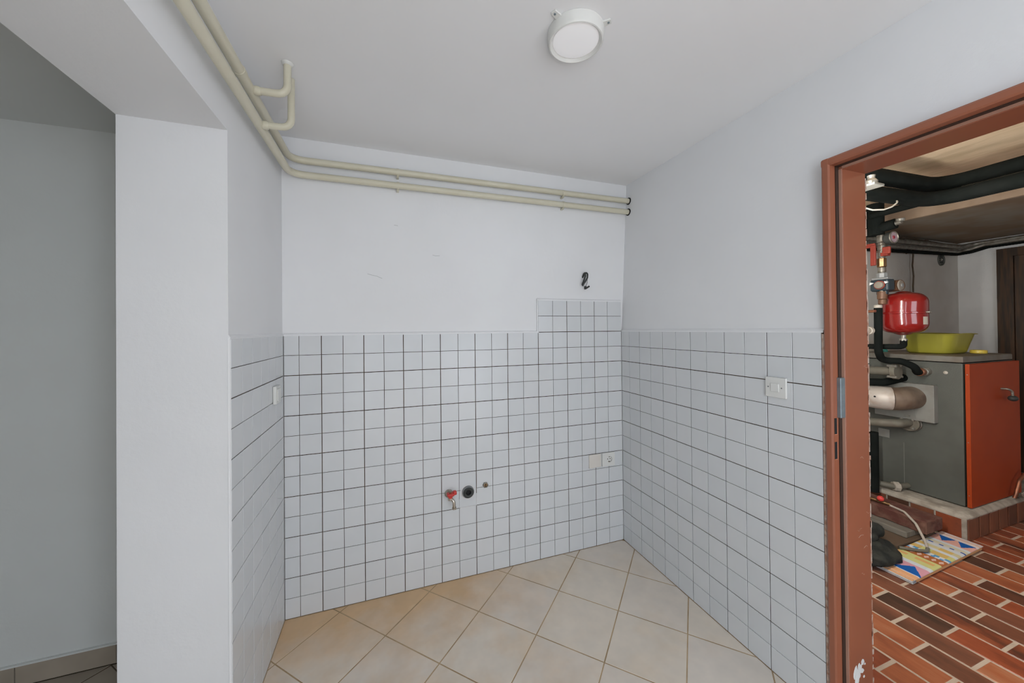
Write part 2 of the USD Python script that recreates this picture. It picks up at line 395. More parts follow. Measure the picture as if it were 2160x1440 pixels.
obj('grout_repair', cat_m([box(.872, .966, -.0006, .004, .3978, .4022), box(.9662, .9698, -.0006, .004, .40, .47), box(.93, .966, -.0006, .004, .499, .501), box(.8672, .8688, -.0006, .004, .40, .45)]), m_grout_white, wb)

# left wall with the wide opening to the corridor
wl = thing('wall_left', 'white left wall with a short tiled strip, then a wide opening under a beam', 'wall', kind='structure')
XP = -.006
obj('plaster', cat_m([box(-.287, XP, YO, .16, -.02, 2.45), box(-.287, XP, -2.9, YO, 2.082, 2.45), box(-.287, XP, YR, -4.65, -.02, 2.45), box(-.287, XP, -3.05, -2.9, -.02, 2.45), box(-.287, XP, -4.65, -3.05, -.02, .06), box(-.287, XP, -4.65, -3.05, 2.05, 2.45)]), m_wall, wl)
obj('grout_bed', box(-.0065, -.0035, -.628, 0, 0, 1.40), m_grout, wl)
lu = [0.0, .03] + [.03 + .1 * k for k in range(1, 6)] + [.6285]
tol = lambda u, v, w: (w, -u, v)
tile_grid(wl, lu, rows, lambda i: i in (1, 3, 5), wide_row, tol, seed=5)
obj('plaster_bead', cat_m([prism([(.0005, 1.396), (-.0065, 1.399), (-.0065, 1.412), (-.003, 1.408), (-.0005, 1.403)], -.634, 0, 'y'),
                           prism([(-.0065, -.6285), (-.0005, -.6285), (-.0025, -.6335), (-.0065, -.6355)], 0, 1.402, 'z')]), m_wall, wl)

# right wall, leaning out above its tiles, with the doorway to the boiler room
wr = thing('wall_right', 'white right wall above small square tiles, with the doorway to the boiler room', 'wall', kind='structure')
XB = 2.146
lean = lambda z: L + .010 + max(0, z - 1.4) * .053
full = [(L + .0105, -.02), (L + .0105, 1.4), (lean(2.45), 2.45), (XB, 2.45), (XB, -.02)]
D0, D1 = -1.205, -2.115         # doorway
obj('plaster', cat_m([prism(full, D0, .16, 'y'), prism([(lean(2.005), 2.005), (lean(2.45), 2.45), (XB, 2.45), (XB, 2.005)], D1, D0, 'y'), prism(full, -3.6, D1, 'y'), box(L + .04, XB, YR, -4.9, -.02, 2.45), box(L + .04, XB, -4.9, -3.6, -.02, .06), box(L + .04, XB, -4.9, -3.6, 2.05, 2.45)]), m_wall, wr)
obj('grout_bed', box(L + .0035, L + .0105, -1.184, 0, 0, 1.40), m_grout, wr)
ru = [0.0] + [.082 + .1 * k for k in range(12)]
tor = lambda u, v, w: (L - w, -u, v)
tile_grid(wr, ru, rows, lambda i: i % 2 == 0 and i > 0, wide_row, tor, seed=6)
obj('plaster_bead', prism([(L - .0005, 1.396), (L + .0105, 1.399), (L + .0105, 1.413), (L + .006, 1.409), (L + .001, 1.403)], -1.188, 0, 'y'), m_wall, wr)
obj('rough_edge', box(L + .001, L + .0105, -1.1945, -1.183, 0, 1.392), m_framebare, wr)

# ceiling
cl = thing('ceiling', 'plain white ceiling with a round lamp', 'ceiling', kind='structure')
obj('slab', box(-.287, XB, YR, .16, HC, HC + .15), m_ceil, cl)

# rear wall with a window added for fill light (behind the photographer)
wk = thing('wall_rear', 'white rear wall with an added wide window', 'wall', kind='structure')
obj('plaster', cat_m([box(-.30, .25, YR - .2, YR, -.02, 2.45), box(1.75, XB, YR - .2, YR, -.02, 2.45), box(.25, 1.75, YR - .2, YR, -.02, 1.60), box(.25, 1.75, YR - .2, YR, 2.26, 2.45)]), m_wall, wk)
wn = thing('window_1', 'added white wide window in the rear wall, out of view', 'window', kind='structure')
obj('window_frame', cat_m([box(.25, .31, YR - .1, YR - .03, 1.60, 2.26), box(1.69, 1.75, YR - .1, YR - .03, 1.60, 2.26), box(.31, 1.69, YR - .1, YR - .03, 1.60, 1.65), box(.31, 1.69, YR - .1, YR - .03, 2.21, 2.26), box(.97, 1.03, YR - .1, YR - .03, 1.65, 2.21)]), m_white, wn)
obj('pane', box(.31, .97, YR - .07, YR - .06, 1.65, 2.21), m_glass, wn)
obj('pane', box(1.03, 1.69, YR - .07, YR - .06, 1.65, 2.21), m_glass, wn)

for nm, xa, y0, y1, lb in (('window_4', -.15, -4.65, -3.05, 'added glazed door in the left wall behind the photographer'), ('window_5', XB - .09, -4.9, -3.6, 'added glazed door in the right wall behind the photographer')):  # glazed doors added out of view to even out the room light
    w4 = thing(nm, lb, 'window', kind='structure')
    ym = (y0 + y1) / 2
    obj('window_frame', cat_m([box(xa, xa + .06, y0, y0 + .06, .06, 2.05), box(xa, xa + .06, y1 - .06, y1, .06, 2.05), box(xa, xa + .06, ym - .03, ym + .03, .11, 2.0), box(xa, xa + .06, y0 + .06, y1 - .06, .06, .11), box(xa, xa + .06, y0 + .06, y1 - .06, 2.0, 2.05)]), m_white, w4)
    obj('pane', box(xa + .02, xa + .03, y0 + .06, ym - .03, .11, 2.0), m_glass, w4)
    obj('pane', box(xa + .02, xa + .03, ym + .03, y1 - .06, .11, 2.0), m_glass, w4)

# floor: beige tiles laid diagonally
from shapely.geometry import Polygon
TA, TS, TO = .768, .314, (1.137, -.051)
def diagonal_tiles(parent, region, seed, mats, ztop=0.0):
    rnd = random.Random(seed)
    ca, sa = math.cos(TA), math.sin(TA)
    minx, miny, maxx, maxy = region.bounds
    for i in range(-24, 24):
        for j in range(-24, 24):
            g = .0022
            sq = [(i * TS + g, j * TS + g), ((i + 1) * TS - g, j * TS + g), ((i + 1) * TS - g, (j + 1) * TS - g), (i * TS + g, (j + 1) * TS - g)]
            w = [(TO[0] + ca * a - sa * b, TO[1] + sa * a + ca * b) for a, b in sq]
            p = Polygon(w)
            if not p.intersects(region):
                continue
            q = p.intersection(region)
            if q.geom_type != 'Polygon' or q.area < 2e-4:
                continue
            pts = np.array(q.exterior.coords)[:-1]
            keep = [k for k in range(len(pts)) if np.linalg.norm(pts[k] - pts[k - 1]) > .004]
            if len(keep) < 3:
                continue
            obj('tile', slab(pts[keep], lambda u, v, w: (u, v, w), .012, .0012, ztop + rnd.uniform(-.0003, .0003)), rnd.choice(mats), parent)
fl = thing('floor', 'beige stone-look floor tiles laid diagonally with ochre joints and rust stains', 'floor', kind='structure')
obj('grout_bed', box(-.287, XB - .02, YR, .02, -.05, -.0008), m_fgrout, fl)
diagonal_tiles(fl, sbox(.001, YR + .01, L - .001, -.001), 11, m_ftiles)
diagonal_tiles(fl, sbox(-.286, -2.89, -.001, YO - .004), 12, m_ftiles)
obj('door_sill', box(L + .002, XB, D1 + .04, D0 - .03, -.02, .004), m_mortar, fl)

# corridor to the left
m_cfl = [mat('shaded_corridor_tile_%d' % i, c, .4, tuple(x * .86 for x in c), 5, .8) for i, c in enumerate([(.42, .36, .29), (.39, .335, .27)])]  # darker copy of the room's floor tiles, corridor shade put into the colour
wn3 = thing('window_3', 'added window at the end of the corridor, out of view', 'window', kind='structure')  # invented window, added so that light reaches the right wall
obj('window_frame', cat_m([box(-2.68, -2.62, -.99, -.95, .8, 2.1), box(-2.68, -2.62, -2.55, -2.51, .8, 2.1), box(-2.68, -2.62, -2.51, -.99, .8, .85), box(-2.68, -2.62, -2.51, -.99, 2.05, 2.1)]), m_white, wn3)
obj('pane', box(-2.66, -2.65, -2.51, -.99, .85, 2.05), m_glass, wn3)
fc = thing('floor_corridor', 'diagonal floor tiles of the corridor past the opening, its shade put into their colour', 'floor', kind='structure')
obj('grout_bed', box(-2.6, -.287, -2.9, .02, -.05, -.0018), mat('corridor_grout', (.10, .075, .05), .9), fc)
diagonal_tiles(fc, sbox(-2.0, -2.6, -.288, -.018), 13, m_cfl)
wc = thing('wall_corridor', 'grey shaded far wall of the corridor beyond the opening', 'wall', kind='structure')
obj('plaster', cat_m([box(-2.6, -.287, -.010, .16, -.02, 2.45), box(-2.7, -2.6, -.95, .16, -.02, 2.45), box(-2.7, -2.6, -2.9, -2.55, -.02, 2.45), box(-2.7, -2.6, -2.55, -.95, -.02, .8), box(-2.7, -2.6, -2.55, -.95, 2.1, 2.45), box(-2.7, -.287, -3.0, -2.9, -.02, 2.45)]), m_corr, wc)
cc = thing('ceiling_corridor', 'low white ceiling of the corridor', 'ceiling', kind='structure')
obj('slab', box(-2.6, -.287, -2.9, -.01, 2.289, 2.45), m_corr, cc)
bc = thing('baseboard_corridor', 'brown tile skirting along the foot of the corridor wall', 'baseboard', kind='structure')
for k in range(6):
    a = -.938 + .314 * (k - 4)
    b = min(a + .314, -.289)
    obj('tile', slab([(a + .0016, .003), (b - .0016, .003), (b - .0016, .083), (a + .0016, .083)], lambda u, v, w: (u, -.019 - w, v), .009, .0015), m_cfl[k % 2], bc)
obj('tile', slab([(-.938 + .314 + .0016, .003), (-.2895, .003), (-.2895, .083), (-.938 + .314 + .0016, .083)], lambda u, v, w: (u, -.019 - w, v), .009, .0015), m_cfl[1], bc) if -.938 + .314 * 2 < -.289 else None
obj('plaster_bead', box(-2.6, -.289, -.021, -.010, .083, .090), m_corr, bc)

# door frame
df = thing('door_1', 'red-brown painted steel door frame around the boiler room doorway', 'door frame', kind='structure')
XF, XS = 1.968, 2.0154          # face, stop
def casing(sections):
    return cat_m(sections)
ya, yb_, yc_ = -1.194, -1.2196, -1.2323
ya2, yb2, yc2 = -2.122, -2.0964, -2.0837
za, zb, zc = 2.016, 1.990, 1.977
XF0, XS0, XB0 = XF, XS, XB
def jamb(y_out, y_face, y_jamb):
    s = -1 if y_face < y_out else 1
    e = .0035
    XF, XS, XB = XF0 - .0004, XS0 - .0004, XB0 + .0004
    prof = [(XF + .012, y_out), (XF + e, y_out), (XF, y_out + s * e * 1.5), (XF, y_face - s * e * 1.5), (XF + e, y_face), (XS, y_face), (XS, y_jamb - s * e * 1.5), (XS + e, y_jamb), (XB, y_jamb), (XB, y_out - s * .004), (XF + .012, y_out - s * .004)]
    return prism(prof, 0, za - .0004, 'z')
obj('side_casing', jamb(ya, yb_, yc_), m_frame, df)
obj('side_casing', jamb(ya2, yb2, yc2), m_frame, df)
e = .0035
prof = [(XF + .012, za), (XF + e, za), (XF, za - e * 1.5), (XF, zb + e * 1.5), (XF + e, zb), (XS, zb), (XS, zc + e * 1.5), (XS + e, zc), (XB, zc), (XB, za + .004), (XF + .012, za + .004)]
obj('head_casing', prism(prof, ya2, ya, 'y'), m_frame, df)
obj('gasket_or_sheen', cat_m([box(XS - .0022, XS + .0002, -1.2308, -1.2200, 0, zc + .001), box(XS - .0022, XS + .0002, yc2 + .0015, yb2 - .0004 + .0004, 0, zc + .001), box(XS - .0022, XS + .0002, yc2, yc_, zc + .0015, zb - .0005)]), m_stop_sheen, df, label='sheen on the door stop painted as a paler strip')  # grazing sheen on the stop face drawn as a pale strip
obj('seal', cat_m([box(1.998, XS - .0005, -1.2225, -1.2196 + .0003, 0, zb), box(1.998, XS - .0005, yb2 - .0003, yb2 + .003, 0, zb), box(1.998, XS - .0005, yb2, yb_, zb - .003, zb + .0003)]), m_seal, df, label='dark rubber seal strip in the rebate')
sp = obj('strike_plate', cat_m([rbox(1.992, 2.017, -1.2310, -1.2160, 1.095, 1.237, .002, 1)]), m_zinc, df, label='blue-grey steel strip on the frame')
for z0, z1 in ((1.038, 1.094), (.950, 1.010)):
    obj('latch_slot', cat_m([box(1.975, 1.990, -1.2202, -1.2185, z0, z1)]), m_hole, df)
    obj('latch_slot_lit_edge', cat_m([box(1.9885, 1.9905, -1.2204, -1.219, z0, z1), box(1.975, 1.9905, -1.2204, -1.219, z0 - .002, z0)]), mat('lit_edge_paint_%d' % int(z0 * 1000), (.55, .22, .13), .4), df)  # orange light on the slot edges painted as bright strips
rnd = random.Random(5)
sx = []
for (cx, cz, rx, rz, an) in ((2.046, .190, .010, .022, .3), (2.060, .178, .013, .020, -.4), (2.054, .160, .012, .018, .1), (2.072, .195, .008, .016, .5), (2.083, .185, .012, .008, .2), (2.066, .205, .006, .012, .2), (2.094, .162, .005, .005, 0), (2.088, .215, .009, .010, 0), (2.100, .205, .004, .004, 0)):
    s = trimesh.creation.icosphere(2, 1.0); s.vertices += (meshkit.noise(s.vertices * 2 + cx * 50)[:, None] - .5) * .5 * s.vertices
    s.vertices *= [rx, .0012, rz]
    s.apply_transform(trimesh.transformations.rotation_matrix(an, [0, 1, 0])); s.apply_translation([cx, yc_ - .0002, cz]); sx.append(s)
obj('paint_splash', cat_m(sx), m_paintblob, df, smooth=True, label='white paint splashes on the frame')
ed = []
for k in range(60):
    z = k * .033 + rnd.uniform(-.01, .01)
    h = rnd.uniform(.010, .05)
    ed.append(box(XB - .002, XB + .002 + rnd.uniform(0, .003), yc_ - rnd.uniform(.0003, .0022), yc_ + .006, max(0, z), min(zc, z + h)))
obj('mortar_edge', cat_m(ed), m_framebare, df)
ed = []
for k in range(7):
    x = XS + .02 + rnd.uniform(0, .09); z = rnd.uniform(.4, 1.3)
    pts = np.array([[x + t * rnd.uniform(.01, .03), yc_ - .0001, z + .004 * math.sin(t * 5 + k)] for t in np.linspace(0, 1, 6)])
    ed.append(tube(pts, .0005, 4))
obj('scratch', cat_m(ed), m_framebare, df)

# ------------------------------------------------------------------ things in the room
# ceiling lamp
cx, cy = 1.078, -1.008
lp = thing('ceiling_lamp', 'round white ceiling lamp with a lit white disc', 'lamp', (cx, cy, HC))
zb0 = HC - .036
obj('housing', lathe([(.001, HC - .0005), (.092, HC - .0005), (.0925, HC - .008), (.091, HC - .030), (.087, zb0), (.0835, zb0 - .001), (.0815, zb0 + .001), (.076, zb0 + .006), (.0745, zb0 + .010), (.001, zb0 + .010)], (cx, cy, 0), sides=64), m_white, lp, smooth=35)
obj('diffuser', lathe([(.001, zb0 + .0015), (.05, zb0 + .002), (.070, zb0 + .0045), (.0745, zb0 + .008), (.0745, zb0 + .0095), (.001, zb0 + .0095)], (cx, cy, 0), sides=64), m_lens, lp, smooth=50, label='lit white disc')
for (sx_, sy_) in ((.979, -1.057), (1.154, -1.083)):
    d = np.array([cx - sx_, cy - sy_]); d /= np.linalg.norm(d)
    n = np.array([-d[1], d[0]]) * .008
    a = np.array([sx_, sy_]) - d * .008; b = np.array([sx_, sy_]) + d * .045
    ear = obj('mounting_ear', prism([a + n, a - n, b - n * 1.6, b + n * 1.6], HC - .006, HC - .0005, 'z'), m_white, lp)
    obj('screw', lathe([(.0005, -.0025), (.0032, -.002), (.0036, 0), (.0005, .0)], (sx_, sy_, HC - .006), sides=12), m_zinc, ear, smooth=40)

# the two heating pipes
PR = .017
ZU, ZL = 2.271, 2.199
xw, yw = .036, -.020
upper = thing('heating_pipe', 'upper of the two cream heating pipes running along the walls under the ceiling', 'pipe')
obj('pipe', tube(smooth_path([(xw, YR + .01, ZU - .004), (xw, yw, ZU), (lean(ZU) - .0008, yw, ZU + .006)], .075, 12), PR, 24), m_cream, upper, smooth=60)
lower = thing('heating_pipe', 'lower of the two cream heating pipes running along the walls', 'pipe')
obj('pipe', tube(smooth_path([(xw, YR + .01, ZL - .012), (xw, yw, ZL), (lean(ZL) - .0008, yw, ZL + .004)], .075, 12), PR, 24), m_cream, lower, smooth=60)
BR = .0125
for pp, zz, yy, xe in ((upper, ZU, -.560, .150), (lower, ZL - .002, -.470, .142)):
    obj('branch_pipe', tube(smooth_path([(xw, yy, zz), (xe, yy, zz + .004), (xe, yy + .004, HC - .001)], .040, 10), BR, 20), m_cream, pp, smooth=60, label='bent branch pipe rising to the ceiling')
    obj('weld_collar', lathe([(.0125, -.012), (.0155, -.006), (.0155, .006), (.0125, .012)], (xw + PR + .004, yy, zz), 'x', 20), m_cream, pp, smooth=40)
obj('ceiling_rosette', lathe([(.012, -.010), (.018, -.006), (.020, -.0005), (.012, -.0005)], (.150, -.556, HC), sides=24), m_white, upper, smooth=40)
obj('pipe_sleeve', lathe([(PR, -.014), (PR + .002, -.012), (PR + .002, .012), (PR, .014)], (0, 0, 0), sides=24).apply_transform(trimesh.transformations.rotation_matrix(math.pi / 2, [1, 0, 0])).apply_translation((xw, -.655, ZU)), m_cream, upper, smooth=40)
for pp, zz in ((upper, ZU), (lower, ZL)):
    for xk in (.545, 1.540):
        zk = zz + .004 * xk / 2
        obj('pipe_clamp', cat_m([lathe([(PR, -.006), (PR + .0022, -.006), (PR + .0022, .006), (PR, .006)], (xk, yw, zk), 'x', 24), box(xk - .006, xk + .006, yw, .011, zk - PR - .010, zk - PR + .002), rod((xk, yw - .004, zk - PR - .006), (xk, yw - .004, zk - PR + .002), .004, 10)]), m_cream, pp, smooth=30)
# dark gaps where the pipes pass through the wall
for pp, zz in ((upper, ZU + .006), (lower, ZL + .004)):
    xk = lean(zz)
    obj('wall_hole', lathe([(PR, -.004), (PR + .006, -.0035), (PR + .0065, .003), (PR, .003)], (xk - .001, yw - .0015, zz - .001), 'x', 20), m_hole, pp)

# white box switch on the left wall
sb = thing('light_switch', 'small white box switch on the left tiled wall near the corner', 'switch', (0, -.145, 1.133))
obj('box', rbox(.0005, .015, -.179, -.111, 1.0925, 1.173, .003), m_white, sb, smooth=35)
obj('rocker', rbox(.0145, .019, -.168, -.122, 1.105, 1.160, .0015), m_white, sb, smooth=35)

# switch on the right wall
sw = thing('light_switch', 'flat square light switch on the right tiled wall beside the door frame', 'switch', (L, -1.022, 1.174))
obj('plate', rbox(L - .010, L - .0005, -1.0635, -.981, 1.133, 1.2145, .003), m_white, sw, smooth=35)
obj('rocker', rbox(L - .0135, L - .008, -1.0365, -1.0045, 1.157, 1.190, .0012), m_white, sw, smooth=35)
for y in (-.9935, -1.0465):
    obj('screw', lathe([(.0003, .0), (.0028, .0003), (.003, .002), (.0003, .002)], (L - .0108, y, 1.174), 'x', 12), m_grey_plastic, sw)

# blank cover and socket on the back wall
bl = thing('blank_cover', 'plain ivory square blank cover on the back wall tiles, left of the socket', 'cover plate', (1.759, 0, .556))
obj('plate', rbox(1.714, 1.803, -.009, -.0004, .513, .599, .003), m_ivory, bl, smooth=35)
so = thing('wall_socket', 'white single power socket on the back wall tiles near the right corner', 'socket', (1.86, 0, .556))
ring = trimesh.creation.extrude_polygon(sbox(1.811, .513, 1.906, .600).buffer(-.004).buffer(.004).difference(Point(1.866, .556).buffer(.0195, 24)), .0106, engine='earcut')
ring = trimesh.Trimesh(np.stack([ring.vertices[:, 0], -.0004 - ring.vertices[:, 2], ring.vertices[:, 1]], 1), ring.faces[:, ::-1], process=False)
obj('plate', ring, m_white, so, smooth=35)
obj('well', lathe([(.0001, .0012), (.0195, .0012), (.0195, .0018), (.0001, .0018)], (1.866, 0, .556), '-y', 32), m_white, so)
for dx, dz in ((-.0095, 0), (.0095, 0)):
    obj('contact_hole', lathe([(.0001, .0019), (.003, .0019), (.003, .0024), (.0001, .0024)], (1.866 + dx, 0, .556 + dz), '-y', 12), m_hole, so)
for dz in (-.0165, .0165):
    obj('earth_clip', cat_m([box(1.8615, 1.8705, -.010, -.002, .556 + dz - .0025, .556 + dz + .0025)]), m_steel, so)

# water tap, drain and capped outlet
tp = thing('angle_valve', 'small chrome water valve with a red handle low on the back wall', 'valve', (.815, 0, .49))
obj('wall_flange', lathe([(.0005, .006), (.014, .006), (.022, .003), (.0235, .0003), (.0005, .0003)], (.808, 0, .494), '-y', 28), m_steel, tp, smooth=40)
obj('body', cat_m([rod((.808, -.004, .494), (.808, -.050, .494), .011, 16), lathe([(.0005, -.016), (.014, -.013), (.015, .010), (.011, .016), (.0005, .016)], (.808, -.048, .492), sides=18)]), m_chrome, tp, smooth=40)
obj('spout', cat_m([tube(smooth_path([(.808, -.048, .488), (.826, -.060, .474), (.828, -.062, .430)], .018, 6), .0085, 16), lathe([(.0086, -.006), (.0115, -.005), (.0115, .005), (.0086, .006)], (.828, -.062, .436), sides=16)]), m_chrome, tp, smooth=40)
obj('handle', cat_m([rbox(.789, .829, -.070, -.034, .503, .518, .006), rbox(.823, .843, -.066, -.040, .507, .527, .006), lathe([(.0005, -.012), (.010, -.010), (.0125, 0), (.0115, .008), (.0005, .008)], (.808, -.055, .502), '-y', 16)]), m_red, tp, smooth=40, label='red handle')
obj('spindle_screw', lathe([(.0005, 0), (.006, 0), (.0065, .003), (.0005, .004)], (.808, -.052, .518), sides=14), m_brass, tp)
dr = thing('drain_outlet', 'round black rubber drain socket in the back wall between the valves', 'drain', (.918, 0, .488))
obj('pipe_collar', lathe([(.026, .0003), (.034, .0003), (.0345, .012), (.031, .016), (.027, .016), (.026, .012)], (.918, 0, .488), '-y', 36), m_grey_plastic, dr, smooth=40)
obj('rubber_seal', lathe([(.013, .006), (.013, .014), (.016, .020), (.024, .021), (.030, .017), (.030, .010), (.026, .006)], (.918, 0, .488), '-y', 36), m_black, dr, smooth=40)
obj('bore', lathe([(.0005, .004), (.014, .004), (.014, .007), (.0005, .007)], (.918, 0, .488), '-y', 24), m_hole, dr)
obj('grout_patch', lathe([(.030, .0002), (.044, .0002), (.041, .0012), (.030, .0016)], (.918, 0, .488), '-y', 30), m_grout_white, dr, smooth=40)
cp = thing('capped_outlet', 'small round metal threaded water outlet right of the drain', 'outlet', (1.022, 0, .511))
obj('ring', lathe([(.0115, .0003), (.0175, .0003), (.0172, .008), (.0155, .010), (.0125, .010), (.0115, .008)], (1.022, 0, .511), '-y', 6), m_steel, cp, smooth=30)
obj('plug', lathe([(.0005, .006), (.010, .006), (.0113, .004), (.0113, .0003), (.0005, .0003)], (1.022, 0, .511), '-y', 20), m_brass, cp, smooth=40)
obj('slot', cat_m([box(1.0205, 1.0235, -.0075, -.0055, .503, .519)]), m_hole, cp)

# black cable with a bent end, sticking out of the wall
cb = thing('cable_end', 'bent black electric cable ends sticking out of the back wall above the tiles', 'cable', (1.69, .01, 1.73))
kc = [(1.692, .012, 1.755), (1.692, -.012, 1.768), (1.694, -.030, 1.779), (1.700, -.036, 1.768), (1.702, -.030, 1.745), (1.690, -.024, 1.722), (1.678, -.020, 1.706), (1.672, -.020, 1.694)]
obj('cable_loop', tube(smooth_path(kc, .012, 5), .0052, 12), m_black, cb, smooth=60)
obj('cable_loop', tube(smooth_path([(1.690, .012, 1.752), (1.688, -.010, 1.772), (1.690, -.022, 1.780), (1.692, -.024, 1.758), (1.684, -.016, 1.728), (1.674, -.012, 1.700)], .012, 5), .0052, 12), m_black, cb, smooth=60)
obj('core', tube(smooth_path([(1.701, -.030, 1.745), (1.699, -.022, 1.722), (1.693, -.018, 1.700)], .01, 5), .0020, 8), m_white, cb)
obj('core', tube(smooth_path([(1.704, -.026, 1.735), (1.706, -.020, 1.715), (1.700, -.016, 1.695)], .01, 5), .0016, 8), m_black, cb)
obj('terminal', cat_m([rbox(1.6865, 1.698, -.030, -.012, 1.672, 1.692, .003), rod((1.694, -.021, 1.677), (1.720, -.022, 1.692), .0055, 12)]), m_black, cb, smooth=40, label='black terminal connector')

# ------------------------------------------------------------------ the boiler room
X2 = 6.22
YBR = -3.50
wbb = thing('wall_boiler_back', 'grey whitewashed back wall of the boiler room', 'wall', kind='structure')
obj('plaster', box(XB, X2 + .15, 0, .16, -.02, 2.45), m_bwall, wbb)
wbr = thing('wall_boiler_right', 'bluish white side wall of the boiler room beside the dark door', 'wall', kind='structure')
obj('plaster', box(X2, X2 + .15, YBR, 0, -.02, 2.45), m_bwall_lit, wbr)
wbf = thing('wall_boiler_rear', 'rear wall of the boiler room with a window', 'wall', kind='structure')
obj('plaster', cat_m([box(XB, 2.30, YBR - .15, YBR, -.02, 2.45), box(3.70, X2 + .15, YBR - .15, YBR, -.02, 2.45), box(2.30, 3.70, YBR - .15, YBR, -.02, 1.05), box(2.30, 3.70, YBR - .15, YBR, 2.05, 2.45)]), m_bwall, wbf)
wn2 = thing('window_2', 'wide window of the boiler room', 'window', kind='structure')
obj('window_frame', cat_m([box(2.30, 2.35, YBR - .1, YBR - .04, 1.05, 2.05), box(3.65, 3.70, YBR - .1, YBR - .04, 1.05, 2.05), box(2.35, 3.65, YBR - .1, YBR - .04, 1.05, 1.1), box(2.35, 3.65, YBR - .1, YBR - .04, 2.0, 2.05)]), m_white, wn2)
obj('pane', box(2.35, 3.65, YBR - .08, YBR - .07, 1.1, 2.0), m_glass, wn2)
cbr = thing('ceiling_boiler_room', 'brown board-marked concrete ceiling with a lowered part over the boiler', 'ceiling', kind='structure')
obj('slab', box(XB, 4.50, YBR, 0, 2.395, 2.55), m_bceil, cbr)
obj('beam_edge', box(4.49, 4.52, YBR, 0, 2.28, 2.42), m_bceil_edge, cbr)
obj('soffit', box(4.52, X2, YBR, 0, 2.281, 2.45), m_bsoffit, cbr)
d2 = thing('door_2', 'dark brown wooden door in the boiler room side wall', 'door', kind='structure')
yd = -.268
obj('door_frame', cat_m([box(X2 - .04, X2 + .01, yd - .10, yd, 0, 2.16), box(X2 - .04, X2 + .01, yd - .95, yd - .10, 2.08, 2.16)]), m_dwood, d2)
for k in range(7):
    obj('plank', rbox(X2 - .028, X2 - .002, yd - .10 - .12 * (k + 1) + .002, yd - .10 - .12 * k - .002, .01, 2.08, .003, 1), m_dwood, d2)

# floor of clinker slabs in half bond, running along y
fb = thing('floor_boiler_room', 'red and brown clinker brick floor with sandy joints', 'floor', kind='structure')
obj('joint_bed', box(XB - .01, X2, YBR, 0, -.06, -.0022), m_joint, fb)
rnd = random.Random(21)
far = []
x0r = 2.3855
for r in range(-2, 31):
    xa = x0r + .1244 * r
    if xa < XB - .12 or xa > X2 - .05:
        continue
    off = -.876 if (r % 2) == 0 else -1.007
    for k in range(-12, 5):
        ya_, yb__ = off + .2515 * k, off + .2515 * (k + 1)
        a, b = xa + .005, xa + .1244 - .005
        a = max(a, XB + .002); c, d = max(ya_ + .0065, YBR + .01), min(yb__ - .0065, -.005)
        if b - a < .01 or d - c < .01:
            continue
        if xa > 3.92 and xa < 5.3 and c > -.80:
            continue                                   # under the plinth
        pr_ = rnd.uniform(-.0012, .0008)
        mm = rnd.choices(m_bricks, [.28, .2, .2, .12, .2])[0]
        s = slab([(a, c), (b, c), (b, d), (a, d)], lambda u, v, w: (u, v, w), .012, .0025, pr_, (rnd.uniform(-.004, .004), rnd.uniform(-.002, .002)))
        if c < -2.05 or xa > 5.4:
            far.append(s)
        else:
            obj('brick', s, mm, fb)
obj('outer_bricks', cat_m(far), m_bricks[0], fb, kind='stuff')

# boiler plinth, edged with clinker slabs
pl_ = thing('boiler_plinth', 'low plinth faced with upright brown clinker slabs under the boiler', 'plinth', (4.05, -.79, 0))
XL0, YF = 4.055, -.795
foot = sbox(XL0 + .004, YF + .004, 5.40, -.02)
obj('core', prism(list(foot.exterior.coords)[:-1], 0, .145, 'z'), m_mortar, pl_)
capv = []
def rounded(x0, y0, x1, y1, r, n=8):
    pts = [(x0 + r - r * math.cos(t), y0 + r - r * math.sin(t)) for t in np.linspace(0, math.pi / 2, n)]
    return pts + [(x1, y0), (x1, y1), (x0, y1)]
lv = [(.0, .140), (.0, .148), (.012, .162), (.034, .172)]
rings = [np.array(rounded(XL0 - .002 + i, YF - .002 + i, 5.40, -.02, .075 - i * .5)) for i, z in lv]
cv, cf = [], []
n = len(rings[0])
for rg, (i, z) in zip(rings, lv):
    q = np.column_stack([rg, np.full(n, z)])
    q[:, 2] += (meshkit.noise(q * 30) - .5) * (.006 if z < .17 else 0)
    cv.append(q)
for a in range(len(lv) - 1):
    for j in range(n):
        k = (j + 1) % n
        cf += [[a * n + j, a * n + k, (a + 1) * n + k], [a * n + j, (a + 1) * n + k, (a + 1) * n + j]]
cv = np.vstack(cv); ctop = (len(lv) - 1) * n
for j in range(1, n - 1):
    cf.append([ctop, ctop + j, ctop + j + 1]); cf.append([0, j + 1, j])
obj('mortar_cap', trimesh.Trimesh(cv, cf, process=False), m_mortar, pl_)
rnd = random.Random(31)
darkish = [m_bricks[2], m_bricks[3], m_bricks[3], m_bricks[2]]
xk = 4.066
first = True
for k in range(10):
    wdt = .130 if first else .116
    gap = .014
    obj('brick', slab([(xk, .004), (xk + wdt, .004), (xk + wdt, .140), (xk, .140)], lambda u, v, w: (u, YF + .006 - w, v), .010, .002, .008, (rnd.uniform(-.01, .01), 0)), m_bricks[2] if first else rnd.choice(darkish), pl_)
    xk += wdt + gap; first = False
yk = -.768
for k in range(6):
    b = min(yk + .116, -.03)
    obj('brick', slab([(yk, .004), (b, .004), (b, .138), (yk, .138)], lambda u, v, w: (XL0 + .006 - w, u, v), .010, .002, .008), [m_bricks[0], m_bricks[2], m_bricks[3], m_bricks[2], m_bricks[3], m_bricks[3]][k], pl_)
    yk += .1265

